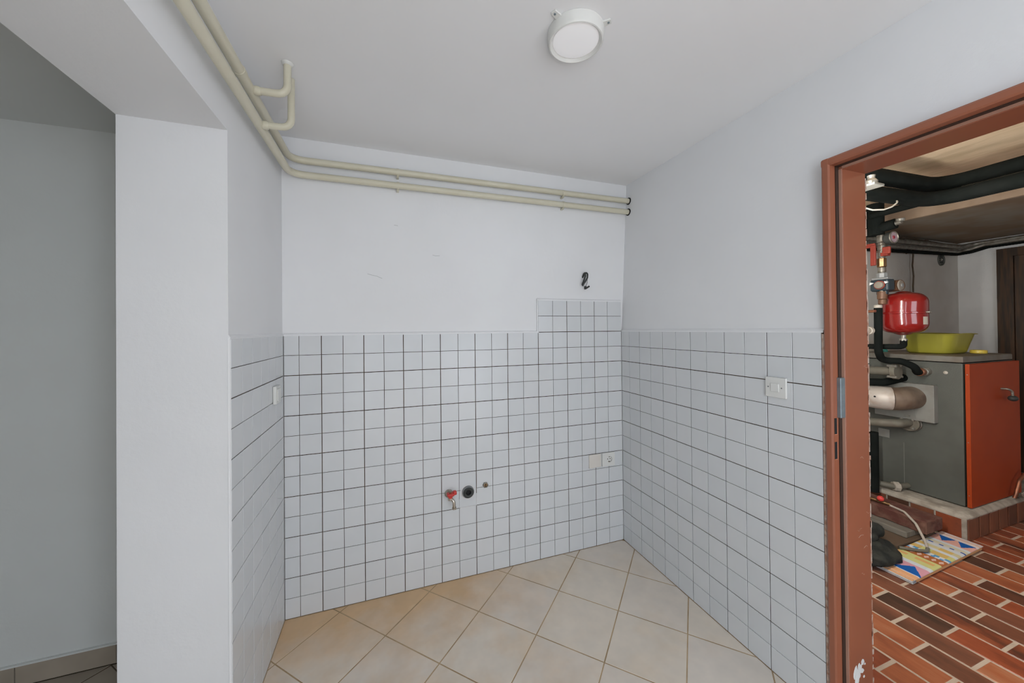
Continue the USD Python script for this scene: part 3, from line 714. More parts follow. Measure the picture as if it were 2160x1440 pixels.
# boiler
bo = thing('boiler', 'grey floor-standing heating boiler with an orange front door', 'boiler', (4.2, -.735, .17))
bx0, bx1, by0, by1 = 4.200, 4.90, -.735, -.16
obj('body', rbox(bx0, bx1, by0, by1, .180, 1.155, .004), m_boiler, bo, smooth=30)
obj('foot_frame', box(bx0 + .03, bx1 - .03, by0 + .03, by1 - .03, .1722, .181), m_hole, bo)
obj('side_panel_seam', cat_m([box(bx0 - .0015, bx0 + .001, -.4335, -.4315, .19, .53)]), m_plate, bo)
obj('lid', rbox(bx0 - .006, bx1 - .012, by0 - .004, by1, 1.160, 1.200, .004), m_lid, bo, smooth=30)
obj('lid_top', rbox(bx0 - .003, bx1 - .015, by0, by1 - .003, 1.1985, 1.2015, .001, 1), m_lidtop, bo, label='rust-stained top of the lid')
dor = obj('door', rbox(4.206, 4.905, -.764, -.7425, .178, 1.152, .003), m_orange, bo, smooth=30, label='orange front door')
for z in (.26, .62, 1.08):
    obj('screw', lathe([(.0003, 0), (.003, 0), (.0035, .002), (.0003, .002)], (4.2055, -.753, z), 'x', 10), m_steel, dor)
obj('handle', cat_m([tube(smooth_path([(4.625, -.765, .962), (4.625, -.800, .964), (4.650, -.806, .945), (4.655, -.806, .915)], .02, 6), .007, 12)]), m_steel, dor, smooth=50)
kn = trimesh.creation.icosphere(3, .024); kn.apply_scale([1.1, 1, .85]); kn.apply_translation([4.660, -.806, .897])
obj('knob', kn, m_black, dor, smooth=True, label='black ball knob')
obj('flue_plate', cat_m([rbox(4.150, 4.203, -.616, -.285, .720, .990, .003)]), m_plate, bo, smooth=30, label='pale grey flue cover plate')
obj('flue_plate_panel', rbox(4.1470, 4.152, -.520, -.30, .722, .800, .001, 1), m_plate, bo)
obj('plate_tab', rbox(4.143, 4.148, -.492, -.468, .742, .752, .001, 1), m_steel, bo)
obj('rating_plate', cat_m([rbox(4.193, 4.2005, -.352, -.285, .540, .605, .002, 1)]), m_plate, bo)
obj('flow_fitting', cat_m([rod((4.205, -.560, 1.083), (4.150, -.560, 1.083), .030, 20, .004), rod((4.160, -.560, 1.083), (4.10, -.560, 1.083), .022, 16)]), m_steel, bo, smooth=40)
obj('flow_union', rod((4.135, -.560, 1.083), (4.100, -.560, 1.083), .029, 18, .003), m_copper, bo, smooth=40)
obj('plug', lathe([(.0003, .006), (.009, .004), (.012, 0), (.0003, 0)], (4.200, -.655, 1.085), '-x', 14), m_label, bo, smooth=50)

# flue pipe
flu = thing('flue_pipe', 'stained aluminium flue pipe running into the side of the boiler', 'flue', (4.0, -.4, .89))
fz, fx = .885, 3.945
RB, YB, FR = .092, -.405, .083
arc = lambda t: (fx + RB - RB * math.cos(t), YB - RB * math.sin(t), fz)
obj('pipe', tube([(fx, -.03, fz), (fx, YB + .02, fz)] + [arc(t) for t in np.linspace(0, math.radians(42), 7)], FR, 40), m_alu, flu, smooth=50)
obj('band', cat_m([tube([(fx, -.270, fz), (fx, -.285, fz)], FR + .0025, 36)]), m_alu, flu, smooth=50)
obj('elbow', tube([arc(t) for t in np.linspace(math.radians(40), math.pi / 2, 8)] + [(4.1495, YB - RB, fz)], FR - .0015, 40), m_rust, flu, smooth=60, label='rusty brown end of the elbow')
for yk in (-.335, -.425):
    s = np.array([-.8, 0, .15]); s /= np.linalg.norm(s)
    p0 = np.array([fx, yk, fz]) + s * .083
    obj('screw', rod(p0, p0 + s * .003, .006, 12), m_hole, flu)

# pipes on the boiler's side
rp = thing('return_pipe', 'aged grey pipe with a bolted flange on the boiler side below the flue', 'pipe', (4.1, -.4, .69))
obj('pipe', tube(smooth_path([(3.99, -.03, .655), (4.0, -.40, .69), (4.06, -.47, .695), (4.16, -.475, .695)], .04, 8), .030, 20), m_old, rp, smooth=60)
obj('flange', rod((4.155, -.478, .69), (4.175, -.478, .69), .058, 22, .003), m_old, rp, smooth=40)
obj('gasket_or_sheen', rod((4.175, -.478, .69), (4.185, -.478, .69), .050, 22), m_copper, rp)
obj('boiler_flange', rod((4.185, -.478, .69), (4.200, -.478, .69), .060, 22, .003), m_steel, rp, smooth=40)
for t in range(4):
    a = math.pi / 4 + t * math.pi / 2
    obj('bolt', rod((4.140, -.478 + .043 * math.cos(a), .69 + .043 * math.sin(a)), (4.157, -.478 + .043 * math.cos(a), .69 + .043 * math.sin(a)), .008, 6), m_steel, rp)
gp = thing('bypass_pipe', 'aged grey pipe with a bolted flange just under the black insulated elbow', 'pipe', (4.0, -.4, 1.07))
obj('pipe', tube([(3.99, -.03, 1.055), (3.99, -.47, 1.085)], .031, 20), m_old, gp, smooth=60)
obj('flange', rod((3.99, -.47, 1.082), (3.99, -.50, 1.084), .055, 22, .003), m_old, gp, smooth=40)
for dx, dz in ((-.035, -.038), (.035, -.038), (-.035, .04), (.035, .04)):
    obj('bolt', rod((3.99 + dx, -.508, 1.084 + dz), (3.99 + dx, -.455, 1.084 + dz), .009, 6), m_steel, gp)

dk = thing('insulated_duct', 'thick black insulated pipe just above the flue', 'pipe', (3.95, -.3, 1.0))
obj('pipe', tube(smooth_path([(3.90, -.03, .997), (3.90, -.36, .998), (3.97, -.43, .998), (4.08, -.435, 1.010), (4.1985, -.435, 1.022)], .06, 8), .027, 20), m_insul, dk, smooth=60)

vp = thing('insulated_riser', 'black insulated upright pipe standing at the foot of the boiler beside the door frame', 'pipe', (3.95, -.37, .15))
obj('insulation', tube([(3.945, -.370, .1725), (3.945, -.370, .618)], .032, 22), m_insul, vp, smooth=60)
gg = thing('pressure_gauge', 'pale round gauge half hidden by the door frame edge beside the riser', 'gauge', (3.75, -.452, 1.385))
obj('case', lathe([(.0005, .014), (.024, .014), (.028, .010), (.029, -.012), (.0005, -.012)], (3.75, -.452, 1.385), '-x', 26), m_label, gg, smooth=40)
obj('dial', lathe([(.0005, .0152), (.021, .0152), (.022, .014), (.0005, .014)], (3.75, -.452, 1.385), '-x', 26), m_pumpface, gg)
obj('stem', rod((3.762, -.452, 1.385), (3.80, -.44, 1.385), .007, 12), m_brass, gg)
ct = thing('copper_tube', 'short copper tube end at the door frame edge above the round gauge', 'pipe', (3.75, -.45, 1.52))
obj('tube', tube([(3.78, -.40, 1.522), (3.76, -.485, 1.524)], .010, 14), m_copper, ct, smooth=50)

# vertical pipe set
col = thing('insulated_riser', 'black insulated pipe dropping in front of the red tank and bending into the boiler', 'pipe', (3.8, -.5, 1.2))
obj('insulation', tube(smooth_path([(3.80, -.482, 1.545), (3.82, -.470, 1.235), (3.90, -.45, 1.165), (3.96, -.53, 1.165), (4.02, -.575, 1.125), (4.06, -.568, 1.085), (4.10, -.560, 1.083)], .075, 8), .0225, 22), m_insul, col, smooth=60)
obj('cap', rod((3.80, -.482, 1.546), (3.80, -.482, 1.568), .022, 18, .003), m_label, col, smooth=40)

mani = thing('pump_riser', 'riser of valves, fittings and a circulation pump left of the red tank', 'pipework', (3.78, -.51, 1.6))
P = (3.78, -.515)
rodz = lambda z0, z1, r, b=.003, s=18: rod((P[0], P[1], z0), (P[0], P[1], z1), r, s, b)
obj('pipe', rodz(1.58, 2.05, .016, 0), m_steel, mani, smooth=50)
obj('upper_union', cat_m([rodz(2.005, 2.062, .025), rodz(1.985, 2.005, .020)]), m_nickel, mani, smooth=40)
obj('valve_body', cat_m([rodz(1.90, 1.985, .021), rodz(1.935, 1.95, .026)]), m_nickel, mani, smooth=40)
hv = obj('valve_lever', cat_m([rbox(P[0] - .04, P[0] - .025, P[1] + .015, P[1] + .045, 1.845, 1.99, .004), rbox(P[0] - .035, P[0] - .02, P[1] + .02, P[1] + .075, 1.975, 2.005, .005)]), m_lever, mani, smooth=40, label='red lever')
obj('valve_lever', cat_m([rbox(P[0] - .04, P[0] - .02, P[1] - .062, P[1] - .02, 1.915, 1.965, .006), rbox(P[0] - .03, P[0] + .01, P[1] - .045, P[1] - .005, 1.905, 1.93, .005)]), m_lever, mani, smooth=40, label='red lever')
obj('brass_union', cat_m([rodz(1.83, 1.895, .026, .005, 8)]), m_brass, mani, smooth=40)
obj('lower_union', rodz(1.795, 1.83, .022), m_nickel, mani, smooth=40)
obj('flange', cat_m([rodz(1.755, 1.79, .030, .003, 8), rbox(P[0] - .03, P[0] + .03, P[1] - .045, P[1] + .045, 1.742, 1.757, .003)]), m_grey_plastic, mani, smooth=40)
pb = (3.77, -.515, 1.705)
obj('pump_body', cat_m([rbox(3.76, 3.84, -.558, -.455, 1.662, 1.748, .014), rbox(3.768, 3.80, -.545, -.485, 1.635, 1.67, .01)]), m_pumpblue, mani, smooth=40)
obj('pump_face', lathe([(.0005, .024), (.016, .024), (.023, .021), (.0255, .013), (.027, 0), (.0005, 0)], (3.762, -.512, 1.705), '-x', 28), m_pumpface, mani, smooth=40)
obj('pump_ring', lathe([(.0262, .010), (.030, .010), (.030, .003), (.0262, .003)], (3.762, -.512, 1.705), '-x', 28), m_lever, mani)
tri = lambda cy, s: prism([(cy - .013 * s, 1.708), (cy + .013 * s, 1.722), (cy - .010 * s, 1.730)], 3.7575, 3.7605, 'x')
obj('arrow_label', tri(-.547, -1), m_paintblob, mani, label='white arrow')
obj('arrow_label', tri(-.468, -1), m_paintblob, mani, label='white arrow')
obj('lower_flange', cat_m([rodz(1.605, 1.66, .027), rodz(1.57, 1.605, .022)]), m_pumpbrown, mani, smooth=40)
obj('pipe', rodz(1.70, 1.795, .017, 0), m_steel, mani, smooth=50)
mo = thing('pump_motor', 'brown cylindrical pump motor just above the red tank', 'pump', (3.85, -.6, 1.70))
obj('housing', cat_m([tube([(3.93, -.44, 1.703), (3.91, -.555, 1.703)], .040, 28)]), m_pumpbrown, mo, smooth=50)
obj('end_face', lathe([(.0005, .004), (.026, .004), (.034, .002), (.038, -.004), (.0005, -.004)], (3.907, -.559, 1.703), '-y', 28), m_pumpface, mo, smooth=40)
obj('hub', lathe([(.0005, .008), (.011, .008), (.014, .003), (.0005, .003)], (3.906, -.561, 1.703), '-y', 20), m_grey_plastic, mo, smooth=40)

ga = thing('temperature_gauge', 'round dial thermometer with a pinkish face under the ceiling pipes', 'gauge', (3.76, -.6, 2.02))
gc = np.array([3.752, -.592, 2.022])
obj('case', lathe([(.0005, -.045), (.030, -.045), (.040, -.030), (.042, 0), (.0005, 0)], (0, 0, 0), '-y', 30).apply_transform(trimesh.transformations.rotation_matrix(-.12, [0, 0, 1])).apply_translation(gc), m_black, ga, smooth=40)
obj('dial', lathe([(.0005, .0012), (.034, .0012), (.034, .0), (.0005, .0)], (0, 0, 0), '-y', 30).apply_transform(trimesh.transformations.rotation_matrix(-.12, [0, 0, 1])).apply_translation(gc), m_dial, ga)
obj('bezel', lathe([(.034, .001), (.036, .006), (.041, .005), (.0425, 0), (.034, 0)], (0, 0, 0), '-y', 30).apply_transform(trimesh.transformations.rotation_matrix(-.12, [0, 0, 1])).apply_translation(gc), m_nickel, ga, smooth=40)
obj('hub', lathe([(.0005, .004), (.010, .004), (.012, .001), (.0005, .001)], (0, 0, 0), '-y', 16).apply_transform(trimesh.transformations.rotation_matrix(-.12, [0, 0, 1])).apply_translation(gc), mat('dial_red', (.30, .04, .06), .4), ga)
obj('stem', rod((3.765, -.548, 2.028), (3.775, -.533, 2.035), .012, 12), m_steel, ga)

# upright tube lamp on the boiler room side of the door wall
tl = thing('tube_lamp', 'upright fluorescent tube lamp on the boiler room wall beside the doorway', 'lamp', (2.2, -1.06, 1.5))
obj('housing', rbox(XB + .001, XB + .045, -1.09, -1.03, 1.02, 2.22, .006), m_white, tl, smooth=30)
obj('tube', rod((XB + .072, -1.06, 1.05), (XB + .072, -1.06, 2.19), .014, 20, .003), m_tube, tl, smooth=50)
obj('light_shield', cat_m([box(XB + .02, XB + .092, -1.0935, -1.0905, 1.02, 2.22), box(XB + .02, XB + .092, -1.0295, -1.0265, 1.02, 2.22)]), m_white, tl)  # unseen plates added to keep the tube's light off the door reveal
for z in (1.035, 2.205):
    obj('tube_holder', rbox(XB + .04, XB + .09, -1.077, -1.043, z - .015, z + .015, .004), m_white, tl, smooth=30)

# overhead insulated pipes
oa = thing('insulated_pipe', 'upper thick black insulated pipe bending under the boiler room ceiling', 'pipe', (3.6, -.9, 2.24))
obj('insulation', tube(smooth_path([(3.62, -3.0, 2.29), (3.62, -.86, 2.250), (2.18, -.86, 2.205)], .16, 12), .042, 24), m_insul, oa, smooth=60)
ob_ = thing('insulated_pipe', 'lower thick black insulated pipe bending under the boiler room ceiling', 'pipe', (3.5, -.9, 2.14))
obj('insulation', tube(smooth_path([(3.50, -3.0, 2.145), (3.50, -.875, 2.145), (3.02, -.86, 2.135), (2.18, -.86, 2.115)], .16, 12), .040, 24), m_insul, ob_, smooth=60)
oc = thing('insulated_pipe', 'thin black insulated pipe branching down to the pump riser', 'pipe', (3.65, -.6, 2.18))
obj('insulation', tube(smooth_path([(3.56, -.98, 2.16), (3.655, -.78, 2.19), (3.70, -.50, 2.19)], .05, 8), .022, 18), m_insul, oc, smooth=60)
od = thing('insulated_riser', 'black insulated pipe column with a tee above the pump riser', 'pipe', (3.78, -.5, 2.15))
obj('insulation', cat_m([tube([(3.75, -.498, 2.055), (3.75, -.498, 2.275)], .046, 24), tube([(3.75, -.50, 2.10), (3.75, -.605, 2.112)], .034, 20)]), m_insul, od, smooth=50)
obj('tee_end', cat_m([rod((3.75, -.603, 2.112), (3.75, -.635, 2.118), .016, 14), lathe([(.0005, -.012), (.022, -.010), (.024, .006), (.0005, .010)], (3.75, -.628, 2.130), sides=14)]), m_steel, od, smooth=40)
ov = thing('air_vent', 'small metal air vent on the overhead pipes beside the door frame', 'valve', (2.70, -.98, 2.1))
obj('body', cat_m([lathe([(.0005, 0), (.022, 0), (.024, .016), (.014, .030), (.016, .045), (.0005, .048)], (2.70, -.984, 2.100), sides=16)]), m_steel, ov, smooth=40)
obj('bracket', rbox(2.66, 2.74, -1.015, -.895, 2.088, 2.100, .003), m_plate, ov, smooth=40)
wcb = thing('cable', 'thin white cable sagging below the overhead insulated pipes', 'cable', (3.0, -.9, 2.05))
obj('cable', tube(smooth_path([(2.55, -.91, 2.075), (2.70, -.91, 2.03), (2.86, -.91, 2.018), (2.96, -.91, 2.030), (3.03, -.91, 2.052), (3.09, -.905, 2.083), (3.12, -.89, 2.10)], .1, 6), .004, 10), m_wire, wcb, smooth=60)
wc2 = thing('cable', 'light cable lying between the two overhead insulated pipes', 'cable', (3.54, -1.1, 2.2))
obj('cable', tube([(3.545, -3.0, 2.20), (3.545, -1.06, 2.1935), (3.53, -.98, 2.1905)], .005, 8), m_old, wc2, smooth=60)
wc3 = thing('cable_clip', 'pale clip at the end of the light cable on the overhead pipes', 'clip', (3.5, -1.2, 2.17))
obj('clip', rbox(3.47, 3.53, -1.235, -1.205, 2.145, 2.235, .012), m_label, wc3, smooth=40)

# red expansion tank
tk = thing('expansion_tank', 'shiny red round expansion tank with a seam around its middle', 'tank', (3.95, -.551, 1.345))
tc = (3.95, -.548)
R0, Z0, Z1, ZM = .123, 1.350, 1.664, 1.508
def dome(z0, z1, up):
    pr_ = [(.0005, z1)]
    for t in np.linspace(0.15, 1, 10):
        a = t * math.pi / 2
        pr_.append((R0 - .075 + .075 * math.sin(a) if t > .3 else (R0 - .075) * (t + .55), z1 - (z1 - z0) * .0))
    return pr_
def half(zm, ze):
    s = 1 if ze > zm else -1
    k = .068
    out = [(.0005, ze)]
    for t in np.linspace(.25, .95, 5):
        out.append(((R0 - k) * t, ze - s * .016 * t * t))
    for a in np.linspace(0.05, math.pi / 2, 10):
        out.append((R0 - k + k * math.sin(a), ze - s * .016 - s * (k - k * math.cos(a))))
    out.append((R0, zm))
    out.append((.0005, zm))
    return out
obj('upper_shell', lathe(half(ZM, Z1), (tc[0], tc[1], 0), sides=56), m_tank, tk, smooth=40)
obj('lower_shell', lathe(half(ZM, Z0), (tc[0], tc[1], 0), sides=56), m_tank, tk, smooth=40)
obj('seam_band', lathe([(R0 - .001, ZM - .007), (R0 + .008, ZM - .005), (R0 + .008, ZM + .005), (R0 - .001, ZM + .007)], (tc[0], tc[1], 0), sides=56), m_tank, tk, smooth=30)
obj('seam_lug', cat_m([rbox(tc[0] - .03, tc[0] - .01, tc[1] - R0 - .022, tc[1] - R0 + .002, ZM - .005, ZM + .007, .003)]), m_steel, tk, smooth=30)
a0 = math.radians(-100)
lab = []
for t in np.linspace(-.16, .16, 6):
    lab.append((tc[0] + (R0 + .0012) * math.cos(a0 + t), tc[1] + (R0 + .0012) * math.sin(a0 + t)))
lv_, lf_ = [], []
for (x, y) in lab:
    for z in (1.425, 1.478):
        lv_.append([x, y, z])
for i in range(5):
    lf_ += [[2 * i, 2 * i + 2, 2 * i + 3], [2 * i, 2 * i + 3, 2 * i + 1]]
obj('label', trimesh.Trimesh(lv_, lf_, process=False), m_label, tk, label='pale rectangular label')
obj('connection', cat_m([rod((tc[0], tc[1], 1.352), (tc[0], tc[1], 1.322), .013, 14), lathe([(.0005, -.010), (.021, -.008), (.021, .008), (.0005, .010)], (tc[0], tc[1], 1.318), sides=6)]), m_steel, tk, smooth=30)
tpi = thing('tank_feed_pipe', 'thin black pipe running under the red tank up to its bottom fitting', 'pipe', (3.9, -.5, 1.28))
obj('pipe', tube(smooth_path([(3.90, -.03, 1.255), (3.93, -.52, 1.268), (tc[0], tc[1], 1.272), (tc[0], tc[1], 1.315)], .025, 8), .019, 16), m_insul, tpi, smooth=60)

# washing-up tub, yellow lid and teal cap on top of the boiler
def tub(cx_, cy_, z0, h, a0_, b0_, a1_, b1_, t=.004):
    def ring(a, b, z, n=40, pw=4.5):
        th = np.linspace(0, 2 * np.pi, n, endpoint=False)
        c, s = np.cos(th), np.sin(th)
        q = (np.abs(c) ** pw + np.abs(s) ** pw) ** (-1 / pw)
        return np.column_stack([cx_ + a * c * q, cy_ + b * s * q, np.full(n, z)])
    rs = [ring(a0_ * .2, b0_ * .2, z0), ring(a0_ * .93, b0_ * .9, z0), ring(a0_, b0_, z0 + .012)]
    for k in np.linspace(.2, 1, 6):
        rs.append(ring(a0_ + (a1_ - a0_) * k, b0_ + (b1_ - b0_) * k, z0 + .012 + (h - .012) * k))
    rs += [ring(a1_ + .014, b1_ + .014, z0 + h + .001), ring(a1_ + .015, b1_ + .015, z0 + h + .005), ring(a1_ + .002, b1_ + .002, z0 + h + .005)]
    for k in np.linspace(1, 0, 5):
        rs.append(ring(a0_ + (a1_ - a0_) * k - t, b0_ + (b1_ - b0_) * k - t, z0 + .012 + (h - .012) * k))
    rs.append(ring(a0_ * .2, b0_ * .2, z0 + .008))
    n = len(rs[0]); v = np.vstack(rs); f = []
    for i in range(len(rs) - 1):
        for j in range(n):
            k = (j + 1) % n
            f += [[i * n + j, i * n + k, (i + 1) * n + k], [i * n + j, (i + 1) * n + k, (i + 1) * n + j]]
    for j in range(1, n - 1):
        f += [[0, j + 1, j], [len(v) - n, len(v) - n + j, len(v) - n + j + 1]]
    # a slightly warped rim
    top = v[:, 2] > z0 + h * .6
    v[top, 2] += .004 * np.sin(v[top, 0] * 14 + v[top, 1] * 9)
    m = trimesh.Trimesh(v, f, process=False)
    if m.volume < 0: m.invert()
    return m
tb = thing('plastic_tub', 'olive-yellow oval plastic tub standing on the boiler lid', 'tub', (4.57, -.47, 1.2015))
obj('tub', tub(4.57, -.468, 1.2016, .148, .165, .125, .200, .158), m_tub, tb, smooth=50)
yl = thing('plastic_disc', 'small round yellow plastic disc on the boiler beside the tub', 'disc', (4.74, -.63, 1.2015))
obj('disc', lathe([(.0005, 1.2016), (.040, 1.2016), (.043, 1.205), (.043, 1.222), (.040, 1.227), (.034, 1.2275), (.031, 1.2255), (.0005, 1.2255)], (4.752, -.622, 0), sides=30), m_yellow, yl, smooth=40)
te = thing('bottle_cap', 'tiny teal plastic cap on the boiler lid under the red tank', 'cap', (4.40, -.235, 1.2015))
obj('cap', lathe([(.0005, 1.2016), (.020, 1.2016), (.020, 1.216), (.016, 1.219), (.013, 1.232), (.0005, 1.233)], (4.40, -.235, 0), sides=20), m_teal, te, smooth=40)

# pipes along the back and side walls near the ceiling
for i, (z0, z1, x6, r, lb) in enumerate(((2.205, 2.222, 6.16, .026, 'highest of the bare dark pipes along the boiler room back wall'), (2.155, 2.178, 6.13, .024, 'middle one of the dark pipes along the boiler room back wall'), (2.105, 2.150, 6.15, .020, 'lowest of the dark pipes along the boiler room back wall'))):
    t = thing('wall_pipe', lb, 'pipe', (5.0, -.05, z0))
    yy = -.075 + .012 * i
    ends = {0: [(6.08, yy, z1), (6.17, -.14, 2.245), (6.18, -3.3, 2.25)], 1: [(6.10, yy, z1), (6.15, -.13, 2.20), (6.17, -.20, 2.225), (6.17, -3.3, 2.245)], 2: [(6.06, yy, z1), (6.14, -.12, 2.165), (6.18, -.22, 2.20), (6.18, -3.3, 2.215)]}[i]
    obj('pipe', tube(smooth_path([(3.82, yy, z0 - .02)] + ends, .07, 6), r * .8, 14), m_steel if i < 2 else m_insul, t, smooth=60)
wd = thing('conduit', 'thin rusty conduit with clips along the top of the boiler room back wall', 'conduit', (5.2, -.03, 2.27))
obj('conduit', tube(smooth_path([(4.60, -.03, 2.262), (5.3, -.03, 2.262), (5.75, -.03, 2.252), (6.0, -.05, 2.235)], .2, 6), .008, 10), m_string, wd, smooth=60)
for xk in (5.15, 5.55):
    obj('clip', rbox(xk - .02, xk + .02, -.045, -.002, 2.243, 2.268, .005, 1), m_string, wd)
vn = thing('wall_vent', 'round grey vent grille high on the boiler room back wall', 'vent', (5.89, 0, 2.09))
obj('rim', lathe([(.050, .001), (.054, .012), (.060, .010), (.064, .001)], (5.89, 0, 2.093), '-y', 32), m_vent, vn, smooth=40)
obj('backing', lathe([(.0005, .001), (.051, .001), (.051, .003), (.0005, .003)], (5.89, 0, 2.093), '-y', 28), m_hole, vn)
for k in range(5):
    zz = 2.093 + (k - 2) * .019
    hw = math.sqrt(.05 ** 2 - ((k - 2) * .019) ** 2)
    obj('slat', rbox(5.89 - hw, 5.89 + hw, -.010, -.003, zz - .005, zz + .005, .002, 1), m_vent, vn)
obj('hub', lathe([(.0005, .014), (.009, .013), (.011, .004), (.0005, .004)], (5.89, 0, 2.093), '-y', 14), m_label, vn, smooth=40)
hw_ = thing('hanging_wire', 'rusty hooked wire hanging down the back wall behind the red tank', 'wire', (5.31, -.03, 2.0))
obj('wire', tube(smooth_path([(5.215, -.03, 2.110), (5.25, -.03, 2.165), (5.29, -.03, 2.19), (5.325, -.03, 2.165), (5.328, -.03, 2.10), (5.318, -.028, 2.0), (5.330, -.03, 1.9), (5.318, -.03, 1.8), (5.322, -.03, 1.5)], .03, 5), .0065, 8), m_string, hw_, smooth=60)

# floor clutter at the plinth
bk = thing('wooden_beam', 'dusty dark red block leaning on boards along the plinth', 'beam', (3.8, -.5, .08))
bm = rbox(3.735, 3.925, -.735, -.06, .078, .158, .006, 1)
bm = bm.subdivide_to_size(.04); bm.vertices += (meshkit.noise(bm.vertices * 40)[:, None] - .5) * .006
obj('beam', bm, m_block, bk)
gb = thing('board', 'grey weathered board lying under the red block', 'board', (3.72, -.4, .05))
obj('board', rbox(3.655, 3.85, -.675, -.05, .040, .077, .004, 1), m_greywood, gb)
wb2 = thing('board', 'brown worn board flat on the bricks under the grey board', 'board', (3.6, -.4, .02))
obj('board', rbox(3.50, 3.93, -.700, -.06, .0015, .039, .004, 1), m_wood, wb2)
bg = trimesh.creation.icosphere(4, 1.0)
v = bg.vertices.copy(); v = np.sign(v) * np.abs(v) ** .7
v *= [.17, .24, .052]
v += bg.vertex_normals * (meshkit.fbm(v * 14 + 3)[:, None] - .5) * .06
v += [3.245, -.565, .058]; v[:, 2] = np.maximum(v[:, 2], np.where((v[:, 1] < -.705) & (v[:, 0] > 3.18), .0365, .0015))
bgt = thing('fabric_bag', 'crumpled black fabric bag lying beside the towel', 'bag', (3.28, -.56, 0))
obj('bag', trimesh.Trimesh(v, bg.faces, process=False), m_bag, bgt, smooth=True)
bg2 = trimesh.creation.icosphere(4, 1.0)
v = bg2.vertices.copy(); v = np.sign(v) * np.abs(v) ** .7
v *= [.14, .20, .040]; v += bg2.vertex_normals * (meshkit.fbm(v * 15 + 9)[:, None] - .5) * .05
v += [3.33, -.50, .125]
obj('fold', trimesh.Trimesh(v, bg2.faces, process=False), m_bag, bgt, smooth=True)

ho = thing('drain_hose', 'curved grey hose arching from the drain cock down onto the towel', 'hose', (3.7, -.6, .1))
hp = smooth_path([(3.80, -.515, .165), (3.795, -.545, .162), (3.76, -.62, .168), (3.70, -.70, .140), (3.635, -.765, .085), (3.595, -.795, .056)], .06, 6)
obj('hose', tube(hp, .0072, 12), m_hose, ho, smooth=60)
obj('hose_end', tube(smooth_path([(3.597, -.794, .058), (3.575, -.80, .0475), (3.54, -.78, .0465), (3.47, -.72, .0465)], .012, 6), .0085, 12), m_old, ho, smooth=60, label='dark end of the hose on the towel')
dc = thing('drain_cock', 'small drain cock with a bright red knob beside the plinth', 'valve', (3.75, -.5, .165))
obj('body', cat_m([rod((3.77, -.40, .175), (3.80, -.53, .168), .011, 14), rod((3.785, -.475, .17), (3.785, -.475, .185), .012, 14)]), m_brass, dc, smooth=40)
kb = trimesh.creation.icosphere(2, .019); kb.apply_translation([3.775, -.490, .197])
obj('knob', kb, mat('bright_red_knob', (.72, .06, .05), .4), dc, smooth=True, label='red knob')
un = thing('pipe_union', 'dusty pipe union on the edge of the plinth at the boiler foot', 'fitting', (4.08, -.4, .2))
obj('pipe', tube(smooth_path([(3.98, -.20, .235), (4.02, -.33, .215), (4.10, -.43, .205), (4.1985, -.45, .21)], .05, 6), .020, 16), m_old, un, smooth=60)
obj('nut', cat_m([rod((4.005, -.30, .22), (4.035, -.355, .213), .033, 8, .003), rod((4.09, -.415, .207), (4.12, -.435, .206), .034, 8, .003)]), m_mortar, un, smooth=30)
tr_ = thing('copper_tube', 'thin copper tube hanging at the right edge of the boiler front', 'pipe', (4.75, -.80, .3))
obj('tube', tube(smooth_path([(4.86, -.86, .40), (4.80, -.81, .345), (4.745, -.80, .30), (4.70, -.80, .22), (4.69, -.795, .185)], .04, 6), .010, 12), m_copper, tr_, smooth=60)
obj('foot', lathe([(.0005, 0), (.020, 0), (.019, .008), (.012, .012), (.009, .03), (.0005, .032)], (4.79, -.786, .1725), sides=20), m_old, tr_, smooth=40)

# towel: folded layers with a printed top
tw = thing('beach_towel', 'folded beach towel with a bright geometric print on the brick floor', 'towel', (3.6, -.81, 0))
TX0, TX1, TY0, TY1 = 3.195, 4.010, -.905, -.722
def towel_y(x, s):                     # the towel lies slightly askew
    return (TY0 if s == 0 else TY1) + (x - TX0) * .035
def edge_spaced(n, e0, e1):
    """n samples of 0..1, finer within e0 of the start and e1 of the end."""
    k = 7
    a = e0 * (1 - np.cos(np.linspace(0, math.pi / 2, k)))
    b = 1 - e1 * (1 - np.cos(np.linspace(math.pi / 2, 0, k)))
    return np.concatenate([a, np.linspace(e0, 1 - e1, n)[1:-1], b])
def layer(x0, x1, z0, z1, inset=0.0, nx=90, ny=34, bulge=0, rx0=.006, rx1=.012, ry=.008):
    xs = x0 + (x1 - x0) * edge_spaced(nx, rx0 / (x1 - x0), rx1 / (x1 - x0))
    w = TY1 - TY0 - 2 * inset
    ss = edge_spaced(ny, ry / w, ry / w)
    nx, ny = len(xs), len(ss)
    X, S = np.meshgrid(xs, ss, indexing='ij')
    Y = TY0 + (X - TX0) * .035 + inset + w * S
    ex = np.minimum(np.minimum((X - x0) / rx0, (x1 - X) / rx1), 1).clip(0); ey = np.minimum(np.minimum(S, 1 - S) * w / ry, 1).clip(0)
    r = np.sqrt(1 - (1 - ex) ** 2) * np.sqrt(1 - (1 - ey) ** 2)
    wob = (meshkit.fbm(np.stack([X * 7, Y * 7, X * 0 + 1], -1), 2) - .5) * bulge * r
    zc_ = (z0 + z1) / 2
    v = np.vstack([np.stack([X, Y, zc_ + (z1 - zc_) * r + wob], -1).reshape(-1, 3), np.stack([X, Y, zc_ - (zc_ - z0) * r], -1).reshape(-1, 3)])
    n = nx * ny; f = []
    for i in range(nx - 1):
        for j in range(ny - 1):
            a, b, c, d = i * ny + j, (i + 1) * ny + j, (i + 1) * ny + j + 1, i * ny + j + 1
            f += [[a, b, c], [a, c, d], [n + a, n + c, n + b], [n + a, n + d, n + c]]
    return v, np.array(f), xs, ss
